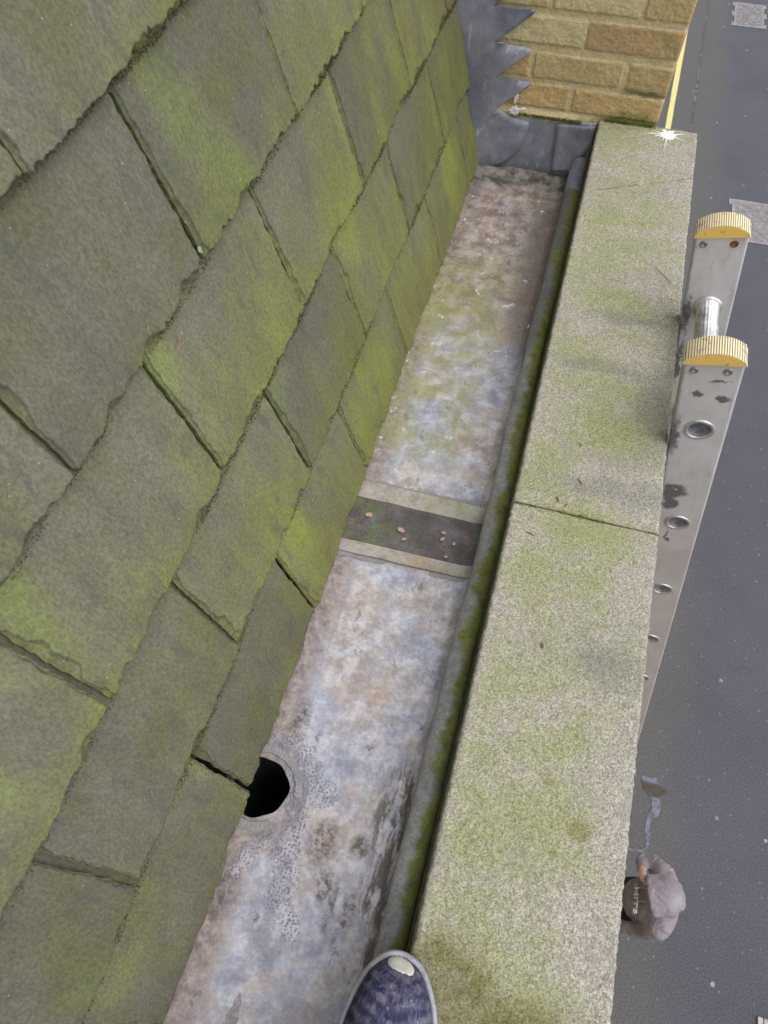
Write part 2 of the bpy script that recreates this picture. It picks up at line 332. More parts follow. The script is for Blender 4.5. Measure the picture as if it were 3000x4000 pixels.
def mat_asphalt():
    m = M('asphalt', .85, .3)
    P = m.xyz(); x, y = P[0], P[1]
    g = m.noise(170, 3, .75); g2 = m.noise(50, 4, .65); big = m.noise(.9, 5, .6); mid = m.noise(4, 4, .6)
    col = m.mix(m.mr(g, .35, .65), (.066,.066,.083), (.115,.114,.139))
    col = m.mix(m.mr(big, .35, .65), m.mix(.35, col, (.06,.06,.068)), col)
    e = m.ma('ADD', x, m.ma('ADD', m.ma('MULTIPLY', m.ma('SUBTRACT', mid, .5), .35), m.ma('MULTIPLY', m.ma('SUBTRACT', m.noise(1.2, 3, .6), .5), .55)))
    silt = m.mr(e, 2.42, 1.9)
    col = m.mix(m.ma('MULTIPLY', silt, .72), col, m.mix(g, (.088,.086,.078), (.132,.128,.116)))
    # patch joint with pale sealant flecks
    j = m.ma('ABSOLUTE', m.ma('SUBTRACT', m.ma('ADD', x, m.ma('MULTIPLY', m.ma('SUBTRACT', m.noise(3, 4, .6), .5), .06)), m.ma('ADD', 1.46, m.ma('MULTIPLY', y, .0178))))
    col = m.mix(m.ma('MULTIPLY', m.mr(j, .05, .0), .45), col, (.05,.05,.05))
    col = m.mix(m.ma('MULTIPLY', m.ma('MULTIPLY', m.mr(j, .022, .004), m.mr(m.noise(2.5, 4, .7, m.map(loc=(3,3,0))), .5, .62)), .5), col, (.34,.34,.36))
    # trodden gum
    ve = m.warp(.03, 30); vd = m.vor(2.3, ve, dim='2D'); vc = m.xyz(m.vor(2.3, ve, out='Color', dim='2D'))
    gum = m.ma('MULTIPLY', m.ma('LESS_THAN', vd, m.ma('MULTIPLY', m.ma('POWER', vc[0], 2.6), .060)), m.ma('GREATER_THAN', vc[1], .25))
    col = m.mix(m.ma('MULTIPLY', gum, m.mr(vc[2], 0, 1, .25, .8)), col, (.38,.38,.43))
    v2 = m.vor(4.1, m.warp(.03, 30, m.map(loc=(5,2,0))), dim='2D'); col = m.mix(m.ma('MULTIPLY', m.mr(v2, .035, .02), .35), col, (.35,.35,.38))
    st = m.mr(m.noise(2.2, 4, .7, m.map(loc=(5,9,0))), .62, .74); col = m.mix(m.ma('MULTIPLY', st, .35), col, (.055,.055,.05))
    col = m.mix(.75, col, m.mix(m.mr(m.noise(75, 3, .85), .32, .68), (.25,.25,.25), (.75,.75,.75)), 'OVERLAY')
    b = m.bump(g, .9, .006); b = m.bump(g2, .3, .004, b)
    return m.done(col, b)
def mat_brick():
    m = M('ochre_sandstone', .92, .15)
    a = m.n('ShaderNodeAttribute', attribute_name='tone').outputs['Fac']; bl = m.n('ShaderNodeAttribute', attribute_name='stone').outputs['Fac']
    P = m.xyz(); x, z = P[0], P[2]
    n = m.noise(18, 5, .65); f = m.noise(330, 3, .75); n2 = m.noise(60, 5, .7, m.map((1,1,2)))
    c = m.ramp(a, [(0, (.43,.335,.165)), (.25, (.57,.465,.255)), (.5, (.55,.39,.185)), (.75, (.41,.29,.17)), (1, (.58,.495,.29))])
    c = m.mix(m.ma('MULTIPLY', m.mr(n, .42, .66), .6), c, (.50,.33,.14)); c = m.mix(m.ma('MULTIPLY', m.mr(n2, .5, .7), .4), c, (.24,.19,.11))
    gg = m.mr(m.noise(9, 4, .6, m.map(loc=(4,4,4))), .5, .68); c = m.mix(m.ma('MULTIPLY', gg, .35), c, (.36,.35,.14))
    mo = m.mix(f, (.46,.365,.195), (.62,.51,.30))
    col = m.mix(bl, mo, c)
    jl = m.ma('MULTIPLY', m.mr(m.ma('ABSOLUTE', m.ma('SUBTRACT', bl, .4)), .3, .05), m.mr(m.noise(40, 3, .6), .42, .58)); col = m.mix(m.ma('MULTIPLY', jl, .55), col, (.20,.15,.08))
    gr = m.mr(m.ma('SUBTRACT', m.ma('ADD', m.ma('MULTIPLY', m.noise(30, 5, .7), .07), m.mr(x, -.12, .1, -.012, .03)), m.ma('SUBTRACT', z, .125)), .022, .05)
    col = m.mix(m.ma('MULTIPLY', gr, .85), col, m.mix(f, (.045,.055,.012), (.20,.22,.035)))
    g3 = m.ma('MULTIPLY', m.blob(m.warp(.02, 60), (.10,1.58,.198), (.05,.5,.006), .6), .8); col = m.mix(g3, col, (.09,.11,.02))
    col = m.mix(.5, col, m.mix(m.mr(f, .3, .7), (.33,.33,.33), (.67,.67,.67)), 'OVERLAY')
    b = m.bump(n2, .5, .003); b = m.bump(f, .6, .001, b)
    return m.done(col, b)
def mat_lead():
    m = M('grey_lead', .5, .45)
    n = m.noise(20, 5, .6); f = m.noise(150, 4, .7); s = m.noise(30, 3, .6, m.map((1.6,1.6,.12)))
    col = m.ramp(n, [(.3, (.15,.155,.20)), (.5, (.225,.232,.285)), (.7, (.31,.315,.365))])
    col = m.mix(m.ma('MULTIPLY', m.mr(f, .5, .72), .35), col, (.36,.36,.40))
    cr_ = m.ma('ABSOLUTE', m.ma('SUBTRACT', m.noise(7, 2, .4, m.map((1,1,1.6))), .5)); dr = m.ma('MULTIPLY', m.mr(m.noise(140, 2, .5, m.map((1,1,.10))), .66, .71), m.mr(n, .35, .55)); col = m.mix(m.ma('MULTIPLY', dr, .7), col, (.6,.6,.62))
    sp = m.ma('MULTIPLY', m.mr(m.vor(80), .08, .04), m.ma('GREATER_THAN', m.noise(30, 1), .55)); col = m.mix(m.ma('MULTIPLY', sp, .6), col, (.6,.6,.6))
    P = m.xyz(); col = m.mix(m.ma('MULTIPLY', m.mr(m.ma('SUBTRACT', m.ma('MULTIPLY', f, .03), P[2]), -.012, .012), .6), col, (.09,.095,.06))
    b = m.bump(m.noise(10, 2, .5), .3, .005); b = m.bump(f, .2, .001, b); col = m.mix(m.ma('MULTIPLY', m.mr(cr_, .005, 0), .22), col, (.09,.09,.11)); col = m.mix(m.ma('MULTIPLY', m.mr(m.noise(5, 4, .6, m.map(loc=(1,3,3))), .48, .66), .4), col, (.12,.12,.15))
    return m.done(col, b, m.mr(s, .3, .7, .42, .62))
def mat_alu(name='scuffed_aluminium'):
    m = M(name, .5, .5, .15)
    n = m.noise(9, 5, .6); f = m.noise(60, 5, .7); sc = m.noise(45, 3, .6, m.map((.15,1,2.2), rot=(0,.1,0)))
    col = m.mix(m.mr(n, .35, .65), (.55,.52,.50), (.66,.635,.62)); col = m.mix(m.ma('MULTIPLY', m.mr(f, .5, .75), .3), col, (.50,.43,.39))
    P = m.xyz(); col = m.mix(m.ma('MULTIPLY', m.mr(P[2], 6.0, 5.7), .35), col, (.48,.40,.38))
    col = m.mix(m.ma('MULTIPLY', m.mr(sc, .66, .72), .5), col, (.62,.62,.62))
    l2 = m.noise(260, 3, .6, m.map((1,1,.035), rot=(0,.05,0))); col = m.mix(m.ma('MULTIPLY', m.mr(l2, .62, .70), .5), col, (.30,.28,.27)); col = m.mix(m.ma('MULTIPLY', m.mr(m.noise(22, 6, .7, m.map((1,1,.4), loc=(5,5,5))), .5, .7), .5), col, (.40,.36,.33)); w = m.warp(.03, 45, det=4)
    # dark paint smears and knocks
    pa = m.mx(m.blob(w, (-.016,0,5.955), (.020,.1,.022), .25), m.blob(w, (-.018,0,5.925), (.012,.1,.02), .25), m.blob(w, (-.010,0,5.815), (.0025,.1,.022), .3), m.blob(w, (-.03,.26,5.99), (.007,.1,.05), .3))
    pa = m.mx(pa, m.blob(w, (.012,0,6.219), (.011,.1,.003), .5), m.blob(w, (-.013,0,6.190), (.006,.1,.006), .4), m.blob(w, (.020,0,6.186), (.009,.1,.006), .3), m.blob(w, (-.03,0,6.10), (.006,9,.04), .5))
    pa = m.ma('MULTIPLY', pa, m.mr(m.noise(75, 5, .75), .36, .44))
    chips = m.ma('MULTIPLY', m.mr(m.noise(70, 5, .8, m.map(loc=(3,1,7))), .66, .70), m.mr(m.noise(8, 2), .45, .6))
    col = m.mix(m.ma('MULTIPLY', m.mx(pa, m.ma('MULTIPLY', chips, .8)), .88), col, (.07,.07,.075))
    wp = m.mx(m.blob(w, (.028,0,5.965), (.006,.1,.014), .3), m.blob(w, (0,0,5.905), (.006,9,.005), .4), m.blob(w, (.0,0,6.20), (.012,.1,.003), .4)); col = m.mix(m.ma('MULTIPLY', wp, .6), col, (.60,.56,.47))
    ed = m.ma('MULTIPLY', m.mr(m.ma('ADD', m.ma('ABSOLUTE', m.ma('SUBTRACT', P[0], -.036)), m.ma('MULTIPLY', f, .012)), .012, .007), .5); col = m.mix(ed, col, (.10,.095,.09))
    b = m.bump(f, .15, .001)
    met = m.ma('SUBTRACT', .18, m.ma('MULTIPLY', pa, .18)); m.L(met, m.b.inputs['Metallic'])
    return m.done(col, b, m.mr(f, .3, .7, .42, .6))
slateM, gutM, rollM, copM, aspM, brkM, leadM, aluM = mat_slate(), mat_gutter(), mat_roll(), mat_coping(), mat_asphalt(), mat_brick(), mat_lead(), mat_alu()
def mat_panel():
    m = M('rubber_strip', .6, .4)
    n = m.noise(22, 6, .65); f = m.noise(200, 4, .75); P = m.xyz()
    col = m.ramp(n, [(.3, (.045,.042,.05)), (.5, (.085,.072,.07)), (.7, (.13,.125,.15))])
    g = m.ma('MULTIPLY', m.mr(P[0], -.08, -.2), m.mr(m.noise(32, 5, .7, m.map(loc=(3,3,3))), .42, .6)); col = m.mix(m.ma('MULTIPLY', g, .6), col, (.10,.13,.03))
    col = m.mix(m.ma('MULTIPLY', m.mr(m.noise(40, 4, .7, m.map(loc=(6,3,3))), .58, .66), .5), col, (.19,.13,.105))
    col = m.mix(.6, col, m.mix(m.mr(f, .3, .7), (.3,.3,.3), (.7,.7,.7)), 'OVERLAY')
    wet = m.mr(m.noise(18, 4, .6, m.map(loc=(1,5,3))), .55, .66)
    return m.done(col, m.bump(f, .5, .001), m.ma('SUBTRACT', .65, m.ma('MULTIPLY', wet, .35)))
panM = mat_panel()
def mat_strip():
    m = M('cream_stained_lead', .6, .3)
    n = m.noise(30, 6, .7); f = m.noise(170, 4, .7); P = m.xyz()
    col = m.ramp(n, [(.3, (.20,.175,.145)), (.5, (.32,.295,.255)), (.7, (.36,.355,.365))])
    col = m.mix(m.ma('MULTIPLY', m.mr(m.noise(14, 4, .6, m.map(loc=(2,7,1))), .52, .68), .35), col, (.27,.28,.12))
    col = m.mix(m.ma('MULTIPLY', m.blob(m.warp(.02, 50), (-.10,.492,0), (.018,.03,1), .5), .5), col, (.34,.23,.12))
    col = m.mix(m.ma('MULTIPLY', m.mr(P[0], -.2, -.25), .6), col, (.20,.14,.11))
    col = m.mix(.4, col, m.mix(m.mr(f, .3, .7), (.35,.35,.35), (.65,.65,.65)), 'OVERLAY')
    return m.done(col, m.bump(f, .4, .001))
stripM = mat_strip()
weldM = plain('weld_lead', (.25,.24,.245), .5, .4, var=.35, sc=70)
darkM = plain('dark_void', (.012,.012,.013), .8, .2)
pipeM = plain('outlet_pipe', (.02,.021,.024), .35, .5)
whiteM = plain('bird_lime', (.74,.75,.77), .8, .2, var=.12)
twigM = plain('dry_leaf', (.19,.10,.055), .85, .2, var=.4)
paleM = plain('pale_petiole', (.42,.38,.16), .85, .2, var=.3)
fragM = plain('pale_leaf_fragment', (.38,.26,.20), .85, .2, var=.3)
crumbM = plain('moss_crumb', (.075,.062,.034), .95, .1, var=.6, sc=200)
mossM = plain('green_moss', (.085,.115,.02), .95, .1, var=.6, sc=200)
# ================================================================ THE SETTING
G = -5.8
bm = bmesh.new()
vs = [bm.verts.new((a, b, G)) for a, b in ((-60,-150),(250,-150),(250,300),(-60,300))]; bm.faces.new(vs)
tag(bmdone(bm, 'road', aspM), kind='structure')
bm = bmesh.new(); ys = np.linspace(4, 40, 90)
a = [bm.verts.new((1.262+(y-12.5)*.0230+.006*vn(y*3, 1), y, G+.004)) for y in ys]; b = [bm.verts.new((1.352+(y-12.5)*.0230+.006*vn(y*3, 9), y, G+.004)) for y in ys]
for i in range(len(ys)-1): bm.faces.new((a[i], b[i], b[i+1], a[i+1]))
ym = M('road_paint', .8, .2); f = ym.noise(60, 4, .7); ym = ym.done(ym.mix(ym.mr(f, .62, .72), (.62,.56,.22), (.22,.2,.12)), ym.bump(f, .4, .002))
tag(bmdone(bm, 'yellow_line', ym), kind='structure')
# rain puddle: flat water with a thin tail, reflections painted into its colour
pts = [(1.859,1.798),(1.92,1.802),(1.973,1.821),(2.01,1.80),(2.032,1.769),(2.094,1.735),(2.10,1.71),(2.084,1.687),(2.05,1.668),(2.024,1.664),(2.046,1.63),(2.054,1.571),(2.045,1.51),(2.022,1.479),(1.99,1.462),(1.975,1.42),(1.972,1.34),(1.985,1.30),(1.985,1.258),(1.976,1.21),(1.95,1.180),(1.91,1.165),(1.841,1.158),(1.70,1.15),(1.70,1.135),(1.839,1.140),(1.914,1.150),(1.94,1.165),(1.95,1.20),(1.946,1.258),(1.934,1.33),(1.936,1.41),(1.948,1.46),(1.943,1.484),(1.972,1.537),(1.966,1.602),(1.93,1.65),(1.891,1.683),(1.87,1.74)]
bm = bmesh.new(); vs = []
for i in range(len(pts)):
    p, q = pts[i], pts[(i+1) % len(pts)]
    for t in (0, .33, .66):
        x = p[0]+(q[0]-p[0])*t; y = p[1]+(q[1]-p[1])*t
        vs.append(bm.verts.new((x+.012*(vn(x*25, y*25, 3)-.5)*(t > 0), y+.012*(vn(x*25, y*25, 4)-.5)*(t > 0), G+.004)))
fc = bm.faces.new(vs); bmesh.ops.triangulate(bm, faces=[fc])
pm = M('puddle_water', .04, .6); n = pm.noise(9, 4, .6, pm.map(loc=(2,0,0))); mk = pm.ma('MULTIPLY', pm.mr(pm.xyz()[1], 1.62, 1.66), pm.mr(pm.xyz()[1], 1.78, 1.74))
br_ = pm.mr(pm.ma('ABSOLUTE', pm.ma('SUBTRACT', pm.noise(6, 4, .6, pm.map(loc=(2,4,0))), .5)), .06, .015); pc = pm.mix(n, (.06,.065,.10), (.17,.18,.25)); pc = pm.mix(pm.ma('MULTIPLY', br_, .8), pc, (.05,.05,.06)); pc = pm.mix(mk, pc, (.035,.022,.010)); pm.b.inputs['IOR'].default_value = 1.5; pm.L(pm.ma('SUBTRACT', .10, pm.ma('MULTIPLY', mk, .10)), pm.b.inputs['Metallic']); pm.b.inputs['Coat Weight'].default_value = .0; pm.b.inputs['Specular IOR Level'].default_value = .3; pm.b.inputs['Coat Roughness'].default_value = .03  # blue tones and brown mk band: sky and building reflections painted as base colour
tag(bmdone(bm, 'puddle', pm.done(pc, pm.bump(pm.noise(14, 3, .5), .25, .01), pm.mr(pm.noise(30, 4, .7), .5, .62, .12, .5))), kind='structure')

# chamber covers (double triangular iron lids in a lugged frame)
ironM = M('worn_iron', .6, .4, .25); nn = ironM.noise(14, 5, .65); ff = ironM.noise(120, 3, .7)
ironM = ironM.done(ironM.mix(ironM.mr(nn, .35, .65), (.23,.215,.22), (.36,.335,.345)), ironM.bump(ff, .3, .002))
ironD = plain('iron_recess', (.075,.07,.075), .7, .3)
def cover(cx, cy, w, h, label, lift=.012):
    t = thing('chamber_cover', label, 'manhole cover', (cx, cy, G), 'iron chamber covers in the road')
    bm = bmesh.new(); x0, x1, y0, y1 = -w/2, w/2, -h/2, h/2; e = .035
    box(bm, x0, x1, y0, y0+e, .001, lift, .003); box(bm, x0, x1, y1-e, y1, .001, lift, .003)
    box(bm, x0, x0+e, y0+e, y1-e, .001, lift, .003); box(bm, x1-e, x1, y0+e, y1-e, .001, lift, .003)
    for sx in (x0-.045, x1+.004):
        for yy, hh in ((y0, .14), (y0+h*.5-.08, .19), (y1-.14, .14)):
            box(bm, sx, sx+.041, yy, yy+hh, .001, lift-.002, .004)
    link('frame', (bmesh.ops.recalc_face_normals(bm, faces=bm.faces), D.meshes.new('frame'))[1], ironM, t, False, False)
    me = t.children[0].data if t.children else None
    bm.to_mesh(me); bm.free()
    bm = bmesh.new(); box(bm, x0+e, x1-e, y0+e, y1-e, .0008, .006)
    bmesh.ops.recalc_face_normals(bm, faces=bm.faces); me = D.meshes.new('seat_plate'); bm.to_mesh(me); bm.free(); link('seat_plate', me, ironD, t, False, False)
    # lids: three plates split by diagonals, raised tread bars
    bm = bmesh.new(); ix0, ix1, iy0, iy1 = x0+e+.006, x1-e-.006, y0+e+.006, y1-e-.006; hh = (iy1-iy0)
    def sid(x, y):      # which lid
        u = (x-ix0)/(ix1-ix0); v = (iy1-y)/hh
        k = v-(.30-.17*u) ; k2 = v-(.86-.25*u)
        return 0 if k < 0 else (1 if k2 < 0 else 2), min(abs(k), abs(k2))*hh
    for tri in range(3):
        V = []
    a = (.30, .13); b2 = (.86, .61)
    def q(u, v): return (ix0+(ix1-ix0)*u, iy1-hh*v)
    for poly in ([q(0,0), q(1,0), q(1,a[1]-.006), q(0,a[0]-.006)], [q(0,a[0]+.006), q(1,a[1]+.006), q(1,b2[1]-.006), q(0,b2[0]-.006)], [q(0,b2[0]+.006), q(1,b2[1]+.006), q(1,1), q(0,1)]):
        lo = [bm.verts.new((p[0], p[1], .007)) for p in poly]; hi = [bm.verts.new((p[0], p[1], lift-.003)) for p in poly]
        bm.faces.new(hi); bm.faces.new(lo[::-1])
        for i in range(4): bm.faces.new((lo[i], lo[(i+1) % 4], hi[(i+1) % 4], hi[i]))
    st = .033; i = 0; y = iy0+.02
    while y < iy1-.012:
        x = ix0+.015+(st*.5 if i % 2 else 0)
        while x < ix1-.03:
            if sid(x+.011, y)[1] > .012:
                box(bm, x, x+.024, y-.0045, y+.0045, lift-.004, lift+.001)
            x += st
        y += .019; i += 1
    bmesh.ops.recalc_face_normals(bm, faces=bm.faces); me = D.meshes.new('lid'); bm.to_mesh(me); bm.free(); link('lid', me, ironM, t, False, False)
    for u, v in ((.15,.16),(.6,.10),(.4,.36),(.85,.30),(.15,.66),(.62,.62),(.4,.90),(.85,.86)):
        p = q(u, v); bm = bmesh.new(); box(bm, p[0]-.02, p[0]+.02, p[1]-.011, p[1]+.011, lift-.003, lift+.0025, .002)
        me = D.meshes.new('keyhole'); bm.to_mesh(me); bm.free(); link('keyhole', me, whiteish, t, False, False)
    return t
whiteish = plain('polished_iron', (.50,.47,.48), .45, .5, .3)
cover(2.555, 16.80, .56, .96, 'lugged iron chamber cover with diagonal joints, farthest along the road')
cover(2.74, 10.28, .66, .98, 'grey iron chamber cover just beyond the ladder tops')
cover(3.28, -.28, .66, 1.0, 'iron chamber cover whose corner shows nearest the camera', .02)

# facade of the building that carries the parapet
def mat_facade():
    m = M('coursed_facade_stone', .9, .2); br = m.n('ShaderNodeTexBrick')
    m.L(m.map((1,1,1), rot=(R(90),0,R(90))), br.inputs['Vector']); br.inputs['Scale'].default_value = 1
    for k, v in (('Brick Width', .42), ('Row Height', .15), ('Mortar Size', .006)): br.inputs[k].default_value = v
    br.inputs['Color1'].default_value = (.34,.27,.16,1); br.inputs['Color2'].default_value = (.42,.34,.2,1); br.inputs['Mortar'].default_value = (.3,.26,.18,1)
    col = m.mix(m.noise(4, 5, .6), br.outputs['Color'], (.2,.17,.12)); col = m.mix(.5, col, br.outputs['Color'])
    b = m.bump(br.outputs['Fac'], -.4, .01); return m.done(col, m.bump(m.noise(60, 4, .7), .5, .003, b))
facM = mat_facade()
t = thing('stone_building', 'tall stone building carrying the slate roof and parapet gutter', 'building', (-.2, .5, G))
bm = bmesh.new(); box(bm, .035, .200, -7, 1.56, G, -.14); box(bm, -.36, .035, -7, 1.56, G, -.70); bmdone(bm, 'wall', facM, t)
bm = bmesh.new(); box(bm, .0605, .203, -7, 1.56, -.139, .066, .002); bmdone(bm, 'parapet_course', facM, t)
bm = bmesh.new(); box(bm, -9, -.36, -7, 1.56, G, -.31); bmdone(bm, 'rear_wall', facM, t)
t2 = thing('neighbouring_building', 'stone building beyond the brickwork party wall', 'building', (-1, 5, G))
bm = bmesh.new(); box(bm, -9, .13, 1.93, 9, G, .05); bmdone(bm, 'wall', facM, t2)
bm = bmesh.new(); box(bm, -.02, .16, 1.931, 9, .051, .14, .004); bmdone(bm, 'coping', copM, t2)

# ================================================================ ROOF
TH = R(78.0); XG = -.24
def RP(y, v, n): return np.stack([XG - v*math.cos(TH) + n*math.sin(TH), y, v*math.sin(TH)+n*math.cos(TH)], -1)
roof = thing('slate_roof', 'steep mossy roof of overlapping riven slates rising left of the gutter', 'roof', (-.3, .5, 0))
bm = bmesh.new()
c = RP(np.array([-1.0, 1.56, 1.56, -1.0]), np.array([-.05, -.05, 1.75, 1.75]), np.array([-.032]*4))
d_ = RP(np.array([-1.0, 1.56, 1.56, -1.0]), np.array([-.05, -.05, 1.75, 1.75]), np.array([-.06]*4))
A = [bm.verts.new(p) for p in c]; Bv = [bm.verts.new(p) for p in d_]
bm.faces.new(A); bm.faces.new(Bv[::-1])
for i in range(4): bm.faces.new((A[i], A[(i+1) % 4], Bv[(i+1) % 4], Bv[i]))
bmdone(bm, 'roof_deck', plain('deck_timber', (.03,.027,.022), .9), roof)
EXP = .1775; WS = .2717; TK = .0085; DROP = .0115
def slate(y0, y1, t0, seed, hi):
    W_ = y1-y0; L_ = EXP*1.93
    nu = 74 if hi else 30; nvv = 84 if hi else 30
    u = np.linspace(0, 1, nu); u = .5-.5*np.cos(np.pi*u)*(.75)-.125*0*u; u = (u-u[0])/(u[-1]-u[0]); u = .6*u+.4*np.linspace(0, 1, nu)
    v = np.linspace(0, 1, nvv)**1.5
    Ug, Vg = np.meshgrid(u*W_, v*L_, indexing='ij')
    yy = y0+Ug; tt = t0+Vg; sd = seed*13
    # outline wobble
    du = np.minimum(Ug, W_-Ug); near_u = 1-sst(0, .012, du); sgn = np.where(Ug < W_/2, 1, -1)
    lo_t = (vn(yy*90, 3+seed, sd)-.5)*.0018+(vn(yy*300, 5+seed, sd)-.5)*.0030+(vn(yy*18, 7+seed, sd)-.5)*.0006
    lo_t = lo_t+.0045*sst(.66, .71, vn(yy*55, 11+seed, sd))*sst(.3, .7, vn(yy*160, 1+seed, sd))
    tt = tt+lo_t*(1-sst(0, .02, Vg))
    lo_u = (vn(tt*60, 9+seed, sd+1)-.5)*.0016+(vn(tt*200, 2+seed, sd+1)-.5)*.002
    yy = yy+lo_u*near_u*np.where(Ug < W_/2, 1, -1)
    # surface: tilt, riven relief
    n = DROP*(1-Vg/EXP)
    n = n+.0010*(fbm(yy*9, tt*3.5, sd+3, 4)-.5)+.0011*(fbm(yy*60, tt*18, sd+5, 3)-.5)
    # riven steps
    ls = fbm(yy*11, tt*5, sd+8, 3); n = n+.0007*sst(.52, .535, ls)
    # flaked edges: broken in layers
    def chips(d, along, w0, w1, s, amt):
        wv = w0+w1*np.clip(fbm(along*26, s*1.7, s, 3)*2.6-1.05, 0, 1)**1.5+.004*(vn(along*130, s, s)-.5)
        wv = np.maximum(wv, .0006); c = np.clip(1-d/wv, 0, 1); c = c+.22*(fbm(yy*90, tt*90, s+2, 2)-.5)*(c > .02)
        c = np.clip(c, 0, 1); st = np.floor(c*3.6)/3.6
        return amt*(.22*c+.78*st)
    ch = chips(Vg, yy, .0010, .015, sd+11, .0066)
    cl = chips(Ug, tt, .0012, .014, sd+12, .0060); cr = chips(W_-Ug, tt, .0008, .005, sd+13, .004)
    cc = np.maximum(np.maximum(ch, cl), cr); n = n-cc
    top = RP(yy, tt, n).reshape(-1, 3)
    per = [(i, 0) for i in range(nu)]+[(nu-1, j) for j in range(1, nvv)]+[(i, nvv-1) for i in range(nu-2, -1, -1)]+[(0, j) for j in range(nvv-2, 0, -1)]
    ids = [i*nvv+j for i, j in per]
    pi = np.array([i for i, j in per]); pj = np.array([j for i, j in per])
    bn = DROP*(1-Vg[pi, pj]/EXP)-TK
    bot = RP(yy[pi, pj], tt[pi, pj], bn)
    F = [tuple(q) for q in gridF(nu, nvv)]
    nb = len(top); K = len(ids)
    for k in range(K): F.append((ids[k], nb+k, nb+(k+1) % K, ids[(k+1) % K])[::-1])
    F.append(tuple(nb+k for k in range(K))[::-1])
    me = mesh('slate', np.vstack([top, bot]), F)
    at = me.attributes.new('exposure', 'FLOAT', 'POINT'); at.data.foreach_set('value', np.r_[(Vg/EXP).ravel(), (Vg[pi, pj]/EXP)].astype(float))
    at = me.attributes.new('chip', 'FLOAT', 'POINT'); at.data.foreach_set('value', np.r_[(cc/.006).ravel(), np.ones(K)].astype(float))
    o = link('slate', me, slateM, roof, True)
    sm = np.ones(len(F), bool); sm[len(gridF(nu, nvv)):] = False
    me.polygons.foreach_set('use_smooth', sm)
    return o
k = 0
for row in range(9):
    t0 = .004+row*EXP
    base = .1015 if row % 2 == 0 else .1015-WS/2
    j = -3
    while base+j*WS < 1.55:
        a_ = base+j*WS+.0030+rng.uniform(-.0012, .0012); b_ = min(base+(j+1)*WS-.0030+rng.uniform(-.0012, .0012), 1.566)
        if b_-a_ > .03 and b_ > -.75:
            hi = row <= 5 and b_ > -.25
            slate(a_, b_, t0+rng.uniform(-.0015, .0015), k, hi); k += 1
        j += 1
# crumbs of dead moss caught under the tails
def crumbs(name, items, mat, label, cat, kind='stuff'):
    ico = [(0,0,1),(.9,0,-.3),(-.45,.78,-.3),(-.45,-.78,-.3),(.2,.1,-1)]
    fc = [(0,1,2),(0,2,3),(0,3,1),(4,2,1),(4,3,2),(4,1,3)]
    V = []; F = []
    for p, s in items:
        a = rng.uniform(0, 6.28); ca, sa = math.cos(a), math.sin(a); b = rng.uniform(0, 6.28); cb, sb = math.cos(b), math.sin(b); i0 = len(V)
        for q in ico:
            x, y, z = [c*s*rng.uniform(.5, 1.3) for c in q]; x, y = x*ca-y*sa, x*sa+y*ca; y, z = y*cb-z*sb, y*sb+z*cb
            V.append((p[0]+x, p[1]+y, p[2]+z))
        F += [tuple(i0+i for i in f) for f in fc]
    o = link(name, mesh(name, V, F), mat, None, False); return tag(o, label, cat, kind=kind)
it = []
for row in range(1, 7):
    t0 = .004+row*EXP
    for q in range(6500):
        y = rng.uniform(-.35, 1.55); dens = float(fbm(y*9, row*5.3, 77, 3)); jn = abs(((y-(.1015-(WS/2 if row % 2 else 0)))/WS+.5) % 1-.5)*WS
        if rng.random() > max((dens-.38)*3.4, .75 if jn < .01 else 0): continue
        it.append((RP(np.array(y), np.array(t0-rng.random()*.0032-.0045*max(0, dens-.55)*5*rng.random()), np.array(.0055+rng.random()*.0062)), rng.uniform(.0004, .0014)))
crumbs('moss_debris', it, crumbM, 'dark crumbs of dead moss caught along the slate edges', 'moss')

